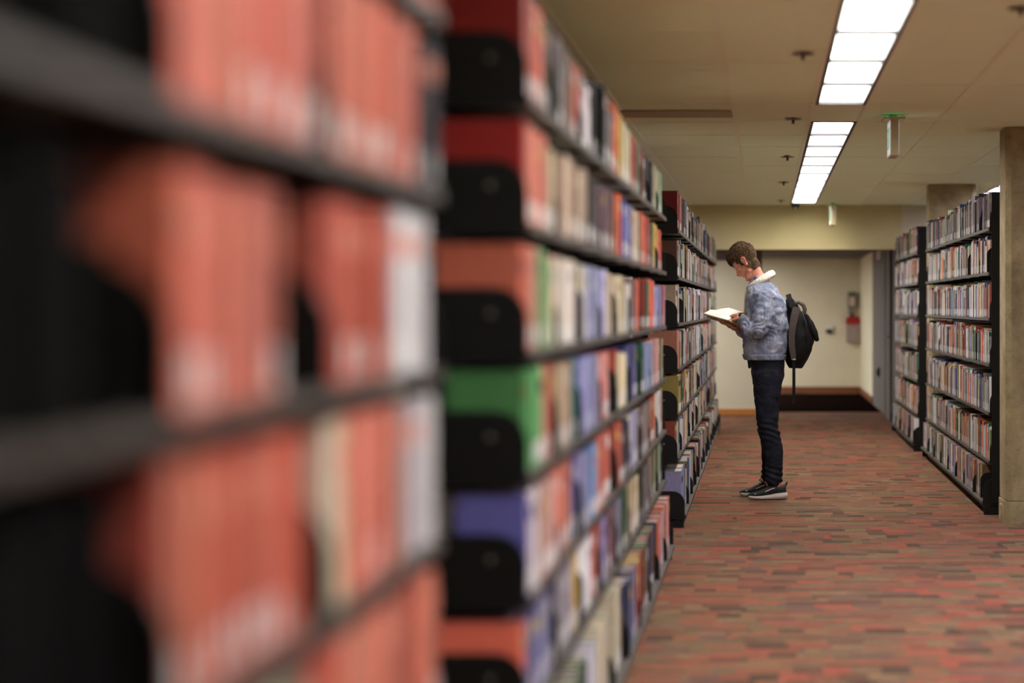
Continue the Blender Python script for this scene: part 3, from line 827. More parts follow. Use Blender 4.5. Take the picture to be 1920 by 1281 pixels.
skin = None
def skin_mat():
    m, nt, b = new_mat('skin')
    n = nz(nt, 30, 3)
    r = ramp(nt, n.outputs['Fac'], [(0.3, lin((190, 122, 98))), (0.7, lin((208, 142, 116)))])
    nt.links.new(r.outputs[0], b.inputs['Base Color']); b.inputs['Roughness'].default_value = .5
    b.inputs['Subsurface Weight'].default_value = .12; b.inputs['Subsurface Radius'].default_value = (.02, .007, .004); b.inputs['Subsurface Scale'].default_value = .5
    return m
M['skin'] = skin_mat()

def denim(name, cols, bump=.5):
    m, nt, b = new_mat(name)
    n = nz(nt, 9, 6, .65)
    r = ramp(nt, n.outputs['Fac'], [(0.33, lin(cols[0])), (0.52, lin(cols[1])), (0.68, lin(cols[2]))])
    n2 = nz(nt, 90, 3, .6); r2 = ramp(nt, n2.outputs['Fac'], [(0.3, (.82, .82, .82, 1)), (.7, (1.15, 1.15, 1.15, 1))])
    mx = nt.nodes.new('ShaderNodeMix'); mx.data_type = 'RGBA'; mx.blend_type = 'MULTIPLY'; mx.inputs[0].default_value = 1
    nt.links.new(r.outputs[0], mx.inputs[6]); nt.links.new(r2.outputs[0], mx.inputs[7])
    nt.links.new(mx.outputs[2], b.inputs['Base Color'])
    b.inputs['Roughness'].default_value = .85; b.inputs['Specular IOR Level'].default_value = .2
    n3 = nz(nt, 14, 3, .5, vec_scale=(1, 1, 1.6))
    bp = nt.nodes.new('ShaderNodeBump'); bp.inputs['Strength'].default_value = bump; bp.inputs['Distance'].default_value = .02
    nt.links.new(n3.outputs['Fac'], bp.inputs['Height']); nt.links.new(bp.outputs[0], b.inputs['Normal'])
    return m
M['denim'] = denim('washed_denim', [(94, 100, 120), (128, 134, 154), (176, 180, 196)])
M['denimgrey'] = denim('washed_denim_grey', [(86, 92, 104), (118, 124, 134), (152, 156, 162)])
M['jean'] = denim('dark_jean', [(18, 19, 26), (26, 28, 38), (38, 40, 54)], .4)
M['fleece'] = simple('cream_fleece', (226, 218, 198), .95, var=.1, scale=120, bump=.8, bscale=180)
M['hair'] = simple('brown_hair', (84, 62, 41), .75, var=.5, scale=70, spec=.25)
M['stitch'] = simple('tan_stitching', (176, 160, 132), .8)
M['shoe'] = simple('black_mesh_shoe', (24, 23, 22), .7, var=.2, scale=200, bump=.3, bscale=400)
M['sole'] = simple('grey_foam_sole', (186, 178, 170), .6, var=.08, scale=30)
M['pack'] = simple('black_nylon', (14, 12, 11), .75, spec=.25, var=.2, scale=60, bump=.3, bscale=90)
M['packbrown'] = simple('dark_brown_strap', (62, 50, 44), .7, var=.15, scale=60, bump=.3, bscale=200)
M['paper'] = simple('book_paper', (232, 228, 216), .8, var=.02)
M['papershade'] = simple('book_page_edges', (196, 178, 140), .8, var=.08, scale=40, vec_scale=(1, 1, 30))
M['kraft'] = simple('tan_book_cover', (142, 112, 66), .6, var=.06)

# head frame: pitched forward and turned a little away from the camera
HC = P(1396.5, 489.5, 0.0)
Rm = Matrix.Rotation(math.radians(-22), 3, 'Z') @ Matrix.Rotation(math.radians(-44), 3, 'Y')
# local axes: forward = -X, up = Z, near side = -Y
def H(f, u, s=0.0): return HC + Rm @ Vector((-f, s, u))

body = MB()
hm = Rm
def hball(f, u, s, rf, rs, ru): body.ball(H(f, u, s), (rf, rs, ru), 20, 14, mat=hm)
hball(-.012, .028, 0, .094, .074, .088)         # cranium
hball(.020, .010, 0, .070, .066, .085)          # forehead and temples
hball(.022, -.050, 0, .062, .056, .068)         # face
hball(.040, -.090, 0, .042, .044, .040)         # jaw front
body.cone(H(.012, -.075, -.045), H(.062, -.108, -.016), .020, .017); body.cone(H(.012, -.075, .045), H(.062, -.108, .016), .020, .017)
body.cone(H(-.02, -.045, -.050), H(.010, -.085, -.046), .018, .018); body.cone(H(-.02, -.045, .050), H(.010, -.085, .046), .018, .018)
hball(.070, -.110, 0, .020, .022, .016)         # chin
body.cone(H(.080, .012, 0), H(.106, -.036, 0), .0085, .0105); body.cone(H(.078, -.010, 0), H(.088, -.052, 0), .016, .016)    # nose bridge to tip
for s in (-1, 1):
    body.cone(H(.090, -.041, s*.010), H(.101, -.040, s*.006), .0075, .0075)   # nostril wings
    body.cone(H(.080, .018, s*.010), H(.066, .016, s*.046), .010, .008)     # brow
    hball(.060, -.030, s*.040, .020, .018, .016)                             # cheek
    hball(.076, -.002, s*.030, .012, .014, .010)                             # eyelid
    # ear: rim, lobe, bowl
    e = [H(-.002, -.018, s*.072), H(-.012, .008, s*.080), H(-.026, .010, s*.084), H(-.034, -.006, s*.084), H(-.028, -.030, s*.080), H(-.012, -.046, s*.074)]
    body.chain(e, [.0055, .0062, .0065, .0062, .0058, .0065], n=8)
    hball(-.014, -.018, s*.070, .014, .008, .024)
body.cone(H(.084, -.062, -.014), H(.084, -.062, .014), .0085, .0085)   # upper lip
body.cone(H(.080, -.076, -.012), H(.080, -.076, .012), .0085, .0085)   # lower lip
# neck and trunk
body.chain([H(-.026, -.052, 0), P(1418, 518), P(1430, 536)], [.047, .052, .064], n=20)
body.chain([P(1419, 515), P(1419, 536)], [.038, .048], n=16)
body.chain([P(1436, 560), P(1437, 600), P(1438, 660), P(1440, 690)], [.11, .115, .11, .105], n=20)
for s in (-1, 1):
    body.cone(P(1434, 552, s*.03), P(1437, 562, s*.155), .055, .045, n=16)
# legs inside the jeans, ankles and feet
legs = {-1: [P(1440, 695, -.082), P(1438.5, 775, -.093), P(1440, 803, -.097), P(1449.5, 838, -.102), P(1453, 890, -.11), P(1457, 905, -.11), P(1457, 922, -.11)],
         1: [P(1440, 695, .082), P(1437.5, 775, .095), P(1438.5, 803, .105), P(1444, 838, .13), P(1441, 890, .175), P(1440, 903, .175), P(1440, 915, .18)]}
for s in (-1, 1):
    ft = legs[s][-1]; body.chain([ft, Vector((ft.x - .06, ft.y, .045)), Vector((ft.x - .16, ft.y, .035))], [.03, .028, .020], n=12)
    body.chain(legs[s], [.080, .052, .048, .046, .034, .032, .032], n=14)
# arms inside the sleeves
armL = [P(1437, 562, -.17), P(1421, 624, -.235), P(1393, 595, -.135)]
armR = [P(1432, 556, .18), P(1412, 632, .20), P(1385, 616, .07)]
body.chain(armL, [.05, .04, .027], n=14); body.chain(armR, [.05, .04, .028], n=14)
# left hand: back of the hand over the foot of the page, four fingers on the page edge, thumb towards the gutter
wl = armL[2]
pl = P(1386.5, 592.5, -.105)
body.chain([wl, pl], [.027, .026], n=12)
body.cone(pl + Vector((.004, -.016, -.002)), pl + Vector((-.006, .022, .004)), .019, .019, n=12)
kn = [pl + Vector((-.016, -.028 + .017*k, .006 + .001*k)) for k in range(4)]
fl = [.8, .95, 1.0, .9]
for k, q in enumerate(kn):
    a = q + Vector((-.024*fl[k], .002, .001)); b_ = a + Vector((-.018*fl[k], .003, -.006)); c_ = b_ + Vector((-.010*fl[k], .001, -.008))
    body.chain([pl + Vector((0, -.012 + .008*k, 0)), q, a, b_, c_], [.014, .0095, .0085, .0078, .007], n=8)
t0 = pl + Vector((.004, -.032, -.006))
body.chain([t0, t0 + Vector((-.024, -.008, -.012)), t0 + Vector((-.046, .0, -.020)), t0 + Vector((-.060, .006, -.022))], [.013, .011, .010, .0085], n=8)
# right hand: palm under the spine, fingers fanned under the near cover with their tips up
wr = armR[2]
pr = P(1376, 613.5, -.005)
body.chain([wr, pr], [.028, .025], n=12)
body.cone(pr + Vector((.02, .0, 0)), pr + Vector((-.03, .0, .010)), .021, .019, n=12)
for k in range(4):
    base = P(1381 - 7.2*k, 613.0 - 2.6*k, -.02)
    L = [.88, 1.0, .96, .8][k]
    a = base + Vector((-.012, -.032*L, -.006)); b_ = a + Vector((-.020, -.026*L, .012)); c_ = b_ + Vector((-.016, -.012*L, .018))
    body.chain([pr + Vector((.012 - .014*k, 0, .002*k)), base, a, b_, c_], [.016, .0115, .0100, .0092, .0080], n=8)
body.chain([pr + Vector((-.01, .02, .0)), pr + Vector((-.035, .05, .02)), pr + Vector((-.05, .06, .045))], [.014, .012, .009], n=8)
person = remeshed('person', body, .0042, M['skin'], None, 3, origin=ORG)
person.location = ORG
tag(person, 'young man in a denim jacket reading an open book in the aisle', 'person')

def wrinkle(scale, amp, st=(1, 1, 1)):
    def f(co, n):
        p = Vector((co.x*st[0], co.y*st[1], co.z*st[2])) * scale
        return amp * (noise.noise(p) + .5*noise.noise(p*2.1))
    return f
def adopt(o):
    """parent to the person keeping the world place of geometry built in world space"""
    o.data.transform(Matrix.Translation(-ORG)); o.parent = person; return o

# eyes
mb = MB()
for s in (-1, 1): mb.ball(H(.0665, -.012, s*.030), .0115, 12, 8)
adopt(mb.build('eyes', M['white']))
mb = MB()
for s in (-1, 1): mb.chain([H(.090, .020, s*.014), H(.084, .024, s*.032), H(.070, .018, s*.048)], [.0035, .0035, .002], n=6)
adopt(mb.build('eyebrows', M['hair'], None, True))

# hair: a cap following the skull, then locks
def hairline(f, u, s):
    if f > .035: return u > .040 + (f - .035)*.25
    if f > -.008: return u > (-.026 if (f > .004 and f < .022 and abs(s) > .045) else .012)
    return u > -.100 and f < .011 + .33*(u + .016)
mb = MB(); locks = MB()
cap = []
R = random.Random(5)
CN = Vector((-.010, 0, .022)); RA = (.100, .079, .096)      # forward, side, up
def cap_pt(th, ph, k=1.0):
    f = CN[0] + RA[0]*k*math.sin(th)*math.cos(ph); s = RA[1]*k*math.sin(th)*math.sin(ph); u = CN[2] + RA[2]*k*math.cos(th)
    return f, u, s
# close-cropped layer: the scalp's own surface lifted outwards
pv = person.data.vertices
for pl_ in person.data.polygons:
    c_ = pl_.center + ORG - HC
    if c_.length > .16: continue
    lp = Rm.transposed() @ c_; f, s, u = -lp.x, lp.y, lp.z
    if abs(s) > .0655 and -.045 < f < .006 and -.055 < u < .016: continue
    if hairline(f, u, s) or (f < .075 and u > .06):
        th_ = .0045 + .008*max(0, min(1, (u - .02)/.08))
        mb.face([pv[i].co + ORG + pv[i].normal*th_ for i in pl_.vertices], 0, (.55, .55, .55), sm=True)
nu, nv = 64, 40
for a in range(0):
    for b_ in range(nu):
        th0, th1 = math.pi*a/nv, math.pi*(a+1)/nv; p0, p1 = 2*math.pi*b_/nu, 2*math.pi*(b_+1)/nu
        f, u, s = cap_pt((th0+th1)/2, (p0+p1)/2)
        if hairline(f, u, s) and u > .03:
            q = []
            for th, ph in ((th0, p0), (th1, p0), (th1, p1), (th0, p1)):
                ff, uu, ss = cap_pt(th, ph); thick = .004 + .010*max(0, math.cos(th))
                ff2, uu2, ss2 = cap_pt(th, ph, 1 + thick/.09)
                q.append(H(ff2, uu2, ss2))
            mb.face(q, 0, (.55, .55, .55), sm=True)
hair_cap = mb
bm_ = bmesh.new(); bm_.from_mesh(person.data); bbvh = BVHTree.FromBMesh(bm_); bm_.free()
for _ in range(6500):
    ph = R.uniform(0, 2*math.pi)
    if R.random() < .62:
        ct = R.uniform(-.1, 1); st_ = math.sqrt(1 - ct*ct)
        c0 = H(-.010, .015, 0); dv = Rm @ Vector((-st_*math.cos(ph), st_*math.sin(ph), ct))
    else:
        c0 = H(-.020, R.uniform(-.115, .02), 0); dv = (Rm @ Vector((-math.cos(ph), math.sin(ph), 0)))
    hit, hn = bbvh.ray_cast(c0 + dv*.25 - ORG, -dv)[:2]
    if hit is None: continue
    lp = Rm.transposed() @ (hit + ORG - HC); f, s, u = -lp.x, lp.y, lp.z
    if abs(s) > .0655 and -.045 < f < .006 and -.060 < u < .016: continue
    if abs(s) > .082 or not hairline(f, u, s): continue
    ln_ = Rm.transposed() @ hn; th_ = .003 + .007*max(0, min(1, (u - .02)/.08))
    f -= ln_.x*th_; s += ln_.y*th_; u += ln_.z*th_
    top = max(0, min(1, (u - .035)/.07))
    front = max(0, min(1, (f - .0)/.07))
    L = (.013 if u > -.02 else .009) + .020*top + .018*front*top
    out = Vector((-ln_.x, ln_.y, ln_.z)).normalized()       # f,s,u
    flow = Vector((.9*top + .1, .25*R.uniform(-1, 1), -.9*(1 - top))) if f > -.03 or top > .2 else Vector((-.1, .2*R.uniform(-1, 1), -1))
    flow = (flow - out*flow.dot(out)); flow.normalize()
    lift = .20 + .45*top + .5*front*top
    d1 = (flow + out*lift + Vector((R.uniform(-.3, .3), R.uniform(-.35, .35), R.uniform(-.25, .25)))).normalized()
    d2 = (flow*1.0 + out*(-.1 + .3*top) + Vector((R.uniform(-.4, .4), R.uniform(-.4, .4), R.uniform(-.4, .2)))).normalized()
    p0 = Vector((f, s, u)); p1 = p0 + d1*L*.55; p2 = p1 + d2*L*.5
    r0 = (.0026 + .0034*top)*R.uniform(.8, 1.35); cc_ = R.choice([.45, .7, 1.0, 1.35, 1.8])*(1 - .45*front); n_before = len(locks.f)
    locks.tube([H(p[0], p[2], p[1]) for p in (p0, p1, p2)], [r0, r0*.85, .0008], n=5, flat=.6, c=(cc_, cc_, cc_))
locks.v_off = 0
n0 = len(hair_cap.v)
for f_ in locks.f: hair_cap.f.append(tuple(i + n0 for i in f_))
hair_cap.v += locks.v; hair_cap.mi += locks.mi; hair_cap.c += locks.c; hair_cap.sm += locks.sm
hnt = M['hair'].node_tree; hb = hnt.nodes['Principled BSDF']; src = hb.inputs['Base Color'].links[0].from_socket
ha = hnt.nodes.new('ShaderNodeAttribute'); ha.attribute_name = 'Col'
hx = hnt.nodes.new('ShaderNodeMix'); hx.data_type = 'RGBA'; hx.blend_type = 'MULTIPLY'; hx.inputs[0].default_value = 1
hnt.links.new(src, hx.inputs[6]); hnt.links.new(ha.outputs['Color'], hx.inputs[7]); hnt.links.new(hx.outputs[2], hb.inputs['Base Color'])
adopt(hair_cap.build('hair', M['hair'], None, True))

# jacket: torso loft and sleeves fused
def oval(cx, py, rx, ry, dy=0, n=28, e=2.4, tilt=0.0):
    pts = []
    for k in range(n):
        a = 2*math.pi*k/n; c, s = math.cos(a), math.sin(a)
        x = math.copysign(abs(c)**(2/e), c)*rx; y = math.copysign(abs(s)**(2/e), s)*ry
        p = P(cx, py, dy); pts.append(p + Vector((x, y, -x*tilt)))
    return pts
jk = MB()
secs = []
for py, fr, bk, ry, tl in ((526, 1414, 1455, .085, .55), (536, 1409, 1463, .125, .50), (546, 1403, 1468, .175, .3), (558, 1400, 1472, .205, .15), (580, 1397.5, 1476.5, .215, 0), (610, 1396, 1478.5, .215, 0),
                           (640, 1394, 1478, .205, 0), (656, 1392.5, 1477, .2, 0), (664, 1392.5, 1476, .195, -.05), (667, 1395, 1474.5, .19, -.05)):
    rx = (bk - fr)/2/S0
    secs.append(oval((fr + bk)/2, py, rx, ry, tilt=tl))
jk.loft(secs[::-1])
jk.chain([P(1437, 560, -.165), P(1432, 590, -.205), P(1423, 620, -.225)], [.078, .078, .070], n=20)
jk.chain([P(1423, 620, -.225), P(1411, 618, -.20), P(1395.5, 603, -.150)], [.070, .064, .044], n=20)
jk.chain([P(1434, 560, .165), P(1428, 592, .20), P(1416, 625, .20)], [.078, .075, .066], n=20)
jk.chain([P(1416, 625, .20), P(1404, 624, .15), P(1390, 617, .09)], [.066, .058, .044], n=20)
jf1 = wrinkle(9, .012, (1, 1, 1.2)); jf2 = wrinkle(24, .006, (1, 1, 1.4))
def jdisp(co, n):
    r = jf1(co, n) + jf2(co, n)
    # folds ringing the bent elbow and running up the sleeve
    for cpt, R_, fr_, am in ((P(1418, 612, -.22), .19, 105, .011), (P(1440, 575, -.19), .13, 85, .007)):
        dd = (co - cpt).length
        if dd < R_:
            r += am * math.sin((co.x*.8 - co.z*.45 + .3*noise.noise(co*7))*fr_) * (1 - dd/R_)
    return r
jacket = adopt(remeshed('jacket', jk, .0075, M['denim'], None, 6, disp=jdisp))
jacket['label'] = 'washed blue denim jacket with tan stitching'
# hem band and cuffs
mb = MB(); mb.loft([oval(1434, 664, .160, .200), oval(1434, 668, .158, .197), oval(1434.5, 675, .150, .190)][::-1], cap=True)
adopt(remeshed('hem_band', mb, .006, M['denim'], None, 2, disp=wrinkle(22, .003)))
for pa, pb, nm in ((P(1397.5, 605, -.155), P(1390.5, 598, -.135), 'cuff'), (P(1392, 618, .095), P(1386.5, 615.5, .075), 'cuff')):
    mb = MB(); mb.tube([pa, (pa + pb)/2, pb], [.047, .045, .041], n=20); adopt(mb.build(nm, M['denimgrey']))
# stitched seams laid on the jacket surface
bm_ = bmesh.new(); bm_.from_mesh(jacket.data); bvh = BVHTree.FromBMesh(bm_); bm_.free()
def on_jacket(px, py, near=True):
    o = P(px, py, -1.0) - ORG
    hit, nn, *_ = bvh.ray_cast(o, Vector((0, 1, 0)))
    return (hit + nn*.0015) if hit else None
def seam(pts, w=.0022, gap=.0, mat='stitch'):
    out = []
    for (a, b_), (c, d_) in zip(pts[:-1], pts[1:]):
        for k in range(14):
            q = on_jacket(a + (c - a)*k/14, b_ + (d_ - b_)*k/14)
            if q: out.append(q)
    q = on_jacket(*pts[-1])
    if q: out.append(q)
    if len(out) > 2:
        mb = MB(); mb.tube([q - Vector((0, -.0012, 0)) for q in out], w*.62, n=5); o = mb.build('seam', M[mat]); o.parent = jacket; return o
seam([(1401, 552), (1408, 549), (1420, 546.5), (1432, 549), (1443, 556), (1449, 570), (1453, 584)], .0024)     # armhole
seam([(1446, 552), (1455, 543), (1466, 536.5)], .0032)                                                           # yoke
seam([(1444.5, 550.5), (1453, 541.5), (1464, 535)], .0015)
seam([(1449, 556), (1457, 570), (1461, 590), (1464, 620), (1468, 650)], .0022)                                   # back panel
seam([(1446, 566), (1441, 585), (1432, 605), (1424, 622), (1413, 636)], .0026)                                   # sleeve
seam([(1449, 568), (1444, 587), (1435, 607), (1427, 624), (1416, 638)], .0014)
seam([(1440, 632), (1440.5, 645), (1441, 661)], .0016)
seam([(1413, 646), (1413, 661)], .0016)
seam([(1395, 662), (1410, 664.5), (1430, 665.5), (1450, 665), (1470, 661)], .0018)
# fleece collar: a roll round the neck, high behind, low in front
ringp = []
for k in range(29):
    a = 2*math.pi*k/28
    c, s = math.cos(a), math.sin(a)
    px = 1425.5 + 21.5*c; py = 527.5 - 13.5*c - 1.2*abs(s)
    ringp.append(P(px, py, .098*s))
mb = MB()
for i in range(28):
    ra = .0245 + .003*math.cos(2*math.pi*i/28)
    mb.cone(ringp[i], ringp[i+1], ra, ra, n=14)
mb.cone(P(1404, 541.5, -.03), P(1399.5, 552, -.028), .018, .012); mb.cone(P(1404, 541.5, .03), P(1399.5, 552, .028), .018, .012)
adopt(remeshed('fleece_collar', mb, .005, M['fleece'], None, 2, disp=wrinkle(70, .0035)))
mb = MB(); mb.chain([P(1399.5, 550, -.02), P(1396.8, 566, -.02), P(1396.0, 585, -.02)], [.012, .011, .008]); adopt(mb.build('fleece_facing', M['fleece']))

# jeans
jn = MB()
jn.loft([oval(1439, 672, .125, .165), oval(1439.5, 690, .118, .168), oval(1439.5, 706, .114, .165), oval(1438.5, 722, .100, .150)][::-1])
jn.chain([P(1439, 705, -.082), P(1438.5, 740, -.088), P(1438.5, 775, -.093), P(1440, 803, -.097), P(1444, 816, -.099), P(1449.5, 838, -.102), P(1450.5, 870, -.107), P(1451.5, 897, -.11)],
         [.108, .092, .080, .074, .072, .070, .064, .060], n=22)
jn.chain([P(1438, 705, .082), P(1437, 740, .088), P(1437.5, 775, .095), P(1438.5, 803, .105), P(1443, 820, .115), P(1444, 838, .13), P(1442, 870, .16), P(1440, 895, .175)],
         [.105, .090, .078, .070, .068, .064, .054, .050], n=22)
def kdisp(co, n):
    r = wr1(co, n)
    for cz_, am in ((P(0, 806).z, .006), (P(0, 892).z, .006)):
        dz = abs(co.z - cz_)
        if dz < .11: r += am*math.sin((co.z + .35*co.x + .02*noise.noise(co*8))*150)*(1 - dz/.11)
    return r
wr1 = wrinkle(12, .006, (1, 1, 1.5))
jeans = adopt(remeshed('jeans', jn, .007, M['jean'], None, 5, disp=kdisp)); jeans['label'] = 'dark navy slim jeans'
mb = MB(); mb.cone(P(1404.5, 676, -.10), P(1405.5, 688, -.10), .012, .010); adopt(mb.build('belt_end', M['black']))

# shoes
def shoe(heel, toe, name):
    hv = Vector((heel.x, heel.y, 0)); tv = Vector((toe.x, toe.y, 0)); ax = (tv - hv); L = ax.length; ax.normalize(); sd = Vector((-ax.y, ax.x, 0))
    def sec(t, w, z0, z1, e=2.6, n=18, lean=0):
        c = hv + ax*(L*t); out = []
        for k in range(n):
            a = 2*math.pi*k/n; cc, ss = math.cos(a), math.sin(a)
            out.append(c + sd*(math.copysign(abs(cc)**(2/e), cc)*w + lean) + Vector((0, 0, (z0+z1)/2 + math.copysign(abs(ss)**(2/e), ss)*(z1-z0)/2)))
        return out
    so = MB()
    so.loft([sec(-.02, .020, .020, .046), sec(.0, .034, .010, .052), sec(.08, .041, .002, .056), sec(.25, .040, .001, .052), sec(.45, .036, .001, .040), sec(.65, .044, .001, .034), sec(.82, .045, .004, .032),
             sec(.93, .036, .010, .034), sec(.985, .022, .018, .034)])
    sole = so.build('sole', M['sole'])
    up = MB()
    up.loft([sec(.015, .018, .046, .085), sec(.04, .028, .044, .112, 2.2), sec(.12, .034, .042, .104, 2.2), sec(.22, .036, .040, .102, 2.1), sec(.34, .037, .036, .110, 2.0), sec(.42, .038, .032, .103, 2.0), sec(.55, .041, .028, .086, 2.0),
             sec(.70, .043, .024, .066, 2.0), sec(.85, .040, .024, .056, 2.0), sec(.95, .028, .022, .048, 2.0), sec(1.0, .012, .024, .040, 2.0)])
    tongue_a = hv + ax*(L*.30) + Vector((0, 0, .106)); up.cone(tongue_a, tongue_a + Vector((0, 0, .018)) - ax*.012, .018, .014)
    ht = hv + ax*(L*.03) + Vector((0, 0, .10)); up.cone(ht, ht - ax*.012 + Vector((0, 0, .022)), .010, .007)
    o = remeshed(name, up, .004, M['shoe'], None, 2)
    adopt(o); sole.data.transform(Matrix.Translation(-ORG)); sole.parent = o
    la = MB()
    for k in range(5):
        t = .40 + .055*k; z = .110 - .012*k
        c = hv + ax*(L*t) + Vector((0, 0, z + .0)); la.tube([c - sd*.026 - Vector((0, 0, .010)), c + Vector((0, 0, .004)), c + sd*.026 - Vector((0, 0, .010))], .0028, n=6)
    c = hv + ax*(L*.38) + Vector((0, 0, .116))
    for s in (-1, 1): la.tube([c, c + sd*s*.020 + Vector((0, 0, .014)) + ax*.012, c + sd*s*.032 + ax*.022, c + sd*s*.018 + ax*.012 - Vector((0, 0, .004)), c], .0024, n=6)
    l_ = la.build('laces', M['shoe']); l_.data.transform(Matrix.Translation(-ORG)); l_.parent = o
    mk = MB()
    side = -sd if (hv - sd).y < (hv + sd).y else sd
    pts = [hv + ax*(L*t) + side*(w) + Vector((0, 0, z)) for t, w, z in ((.33, .036, .085), (.38, .038, .080), (.42, .0385, .078), (.47, .040, .070), (.52, .041, .066), (.57, .042, .058))]
    mk.tube(pts, .0036, n=6)
    p2 = [hv + ax*(L*t) + side*(w) + Vector((0, 0, z)) for t, w, z in ((.80, .0400, .046), (.84, .0385, .044))]
    mk.tube(p2, .0032, n=6)
    m_ = mk.build('side_mark', M['sole']); m_.data.transform(Matrix.Translation(-ORG)); m_.parent = o
    return o
gz = lambda px, dy: Vector(((px - VX)/S0, YP + dy, 0))
shoe(gz(1474.5, -.105), gz(1401.5, -.150), 'shoe')
shoe(gz(1456, .19), gz(1386, .17), 'shoe')
# watch
mb = MB(); a, b_ = armL[2] + Vector((.006, -.004, .0)), pl
dirv = (b_ - armL[2]).normalized()
mb.tube([armL[2] + dirv*.000, armL[2] + dirv*.010, armL[2] + dirv*.020], .0305, n=18); adopt(mb.build('watch', M['black']))

# ------------------------------------------------------------------ the open book
bo = P(1375, 600, -.03)
ob = empty('open_book', bo, 'thick open book with white pages held by the reader', 'book')
A1, A2 = P(1321, 587.2, -.165), P(1366.2, 599.7, -.205)
G1, G2 = P(1333, 580.6, -.020), P(1375.5, 592.2, -.058)
S1, S2 = P(1337.5, 599, 0.0), P(1381.5, 611, -.04)
F1, F2 = P(1366, 577.2, .125), P(1408, 589.5, .09)
FB1, FB2 = P(1362, 586, .14), P(1405, 598, .105)
M1a, M2a = P(1342, 583.0, .02), P(1385, 594.6, -.015); M1b, M2b = P(1352, 578.8, .065), P(1394, 590.6, .028)
def rel(*p): return [q - bo for q in p]
mb = MB()
near_top = [(A1, A2), (P(1325.5, 584.8, -.11), P(1370.5, 597.0, -.15)), (P(1330, 581.8, -.06), P(1374, 593.6, -.10)), (G1, G2)]
far_top = [(G1, G2), (M1a - Vector((0, 0, -.006)), M2a + Vector((0, 0, .006))), (M1b, M2b), (F1, F2)]
for L in (near_top, far_top):
    for (a, b_), (c, d_) in zip(L[:-1], L[1:]): mb.face(rel(a, b_, d_, c), 0, sm=True)
near_poly1 = [p[0] for p in near_top] + [S1]; near_poly2 = [p[1] for p in near_top] + [S2]
mb.face(rel(*near_poly1), 1); mb.face(rel(*near_poly2)[::-1], 1)
far1 = [p[0] for p in far_top] + [FB1, S1]; far2 = [p[1] for p in far_top] + [FB2, S2]
mb.face(rel(*far1), 1); mb.face(rel(*far2)[::-1], 1)
mb.face(rel(F1, F2, FB2, FB1), 1); 
# thin fore edge of the near half
mb.face(rel(A1, A2, A2 - Vector((0, 0, .006)), A1 - Vector((0, 0, .006))), 1)
mb.build('pages', [M['paper'], M['papershade']], ob)
mb = MB()
def slab(a, b_, c, d_, off):
    n = (b_ - a).cross(d_ - a).normalized()*off
    r0 = rel(a, b_, c, d_); r1 = rel(a + n, b_ + n, c + n, d_ + n)
    mb.loft([r0, r1], sm=False)
dn = Vector((0, -.004, -.0075))
slab(A1 + dn + Vector((-.003, -.004, 0)), A2 + dn + Vector((.003, -.004, 0)), S2 + Vector((.003, -.002, -.004)), S1 + Vector((-.003, -.002, -.004)), .003)
slab(S1 + Vector((-.003, .002, -.004)), S2 + Vector((.003, .002, -.004)), FB2 + Vector((.003, .006, -.004)), FB1 + Vector((-.003, .006, -.004)), .003)
mb.build('cover', M['kraft'], ob)
mb = MB()
for row in range(2):
    for k in range(11):
        t0_ = .38 + .02*k
        if k == 5: continue
        v = .30 + .08*row
        def pt(t, v_): 
            a = A1 + (A2 - A1)*t; g = G1 + (G2 - G1)*t
            return a + (g - a)*v_ + Vector((0, 0, .0035))
        if row == 0: mb.face(rel(pt(t0_, v), pt(t0_ + .013, v), pt(t0_ + .013, v + .05), pt(t0_, v + .05)), 0)
mb.build('printed_title', M['lampframe'], ob)

# ------------------------------------------------------------------ the backpack
bp0 = P(1492, 690, .02)
bk = empty('backpack', bp0, 'black backpack hanging from one shoulder of the reader', 'backpack')
def BK(mb_, nm, mat, voxel=None, disp=None):
    if voxel: o = remeshed(nm, mb_, voxel, M[mat], None, 4, disp=disp)
    else: o = mb_.build(nm, M[mat])
    o.data.transform(Matrix.Translation(-bp0)); o.parent = bk; return o
mb = MB()
mb.loft([oval(1480, 560, .022, .05, .03), oval(1483, 568, .040, .09, .03), oval(1489, 580, .062, .12, .03, tilt=.5), oval(1493, 600, .085, .145, .03), oval(1497, 630, .102, .155, .03), oval(1496, 655, .100, .15, .03), oval(1493, 675, .080, .135, .03), oval(1491, 690, .045, .10, .03)][::-1])
mb.loft([oval(1508, 596, .030, .09, .03), oval(1511, 610, .045, .11, .03), oval(1512, 640, .052, .12, .03), oval(1509, 658, .040, .11, .03), oval(1504, 668, .02, .08, .03)][::-1])
BK(mb, 'bag_body', 'pack', .007, wrinkle(13, .007, (1, 1, .6)))
mb = MB(); mb.chain([P(1511, 592, .02), P(1519, 606, .02), P(1526, 622, .02), P(1531.5, 637, .02)], [.018, .024, .026, .017], n=14)
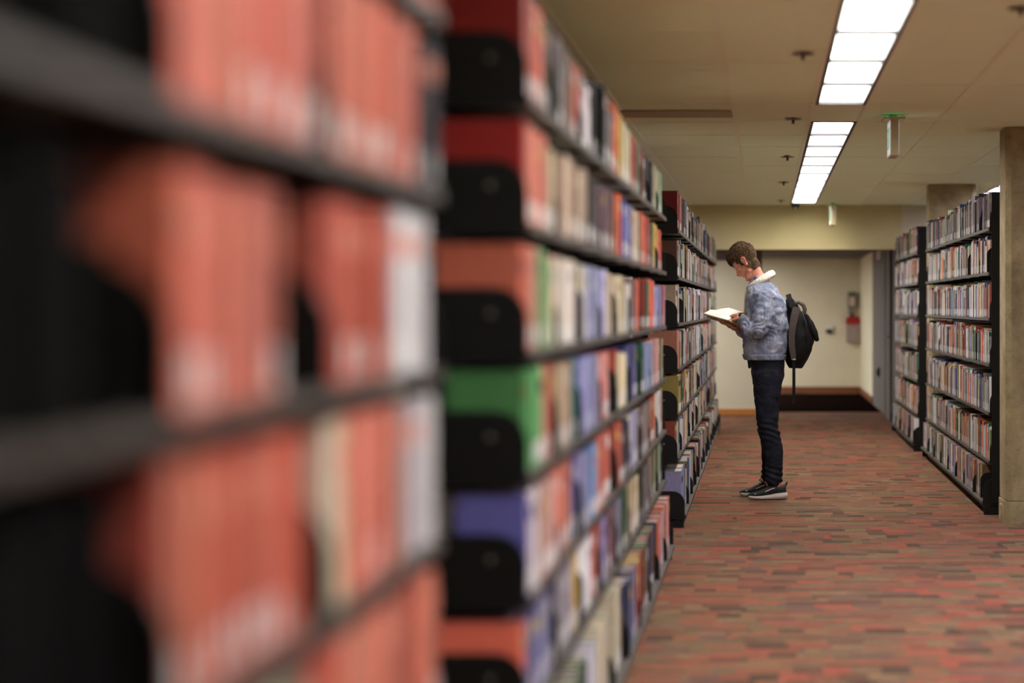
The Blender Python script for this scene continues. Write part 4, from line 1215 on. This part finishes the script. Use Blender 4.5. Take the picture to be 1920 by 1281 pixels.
mb.chain([P(1511, 592, -.05), P(1519, 606, -.05), P(1526, 622, -.05), P(1531.5, 637, -.05)], [.018, .024, .026, .017], n=14); mb.chain([P(1511, 592, .09), P(1519, 606, .09), P(1526, 622, .09), P(1531.5, 637, .09)], [.018, .024, .026, .017], n=14)
BK(mb, 'front_flap', 'pack', .006, wrinkle(20, .003))
mb = MB(); mb.tube([P(1486, 574, -.02), P(1490, 568.5, -.02), P(1498, 566.5, -.02), P(1506, 572, -.02), P(1509, 580, -.02), P(1507.5, 590, -.02), P(1503, 593, -.02)], .0105, n=10, flat=1.5)
BK(mb, 'grab_handle', 'packbrown')
def strap(pts, w, t, nm, mat):
    """flat band: pts with half width w along the view-normal plane"""
    mb_ = MB(); rings = []
    for i, p in enumerate(pts):
        d_ = (pts[min(i+1, len(pts)-1)] - pts[max(i-1, 0)]).normalized(); sx = Vector((d_.z, 0, -d_.x)).normalized()
        ww = w[i] if hasattr(w, '__len__') else w
        y = Vector((0, t, 0))
        rings.append([p - sx*ww - y, p + sx*ww - y, p + sx*ww + y, p - sx*ww + y])
    mb_.loft(rings, sm=False); return BK(mb_, nm, mat)
strap([P(1477, 552, -.08), P(1481, 562, -.11), P(1487, 572, -.135), P(1492, 578, -.14)], .018, .006, 'strap_top', 'pack')
strap([P(1493, 576, -.145), P(1490, 590, -.155), P(1486, 610, -.160), P(1484, 630, -.160), P(1484.5, 650, -.158), P(1487, 666, -.154), P(1488, 676, -.15)], [.024, .027, .025, .022, .022, .020, .015], .007, 'shoulder_strap', 'packbrown')
strap([P(1488, 672, -.162), P(1488, 700, -.16), P(1488, 730, -.158), P(1487.5, 757, -.157)], .011, .002, 'strap_tail', 'pack')
mb = MB(); mb.cone(P(1485.5, 674, -.168), P(1490.5, 674, -.168), .008, .008); BK(mb, 'buckle', 'bolt')
mb = MB(); mb.tube([P(1503, 584, -.10), P(1510, 603, -.115), P(1513, 625, -.12), P(1512, 648, -.11)], .004, n=6); BK(mb, 'zip', 'lampframe')
mb = MB(); mb.chain([P(1477, 556, .02), P(1482, 553, .02), P(1483, 560, .02)], [.008, .006, .006]); BK(mb, 'strap_loop', 'pack')
bpy.context.view_layer.update()
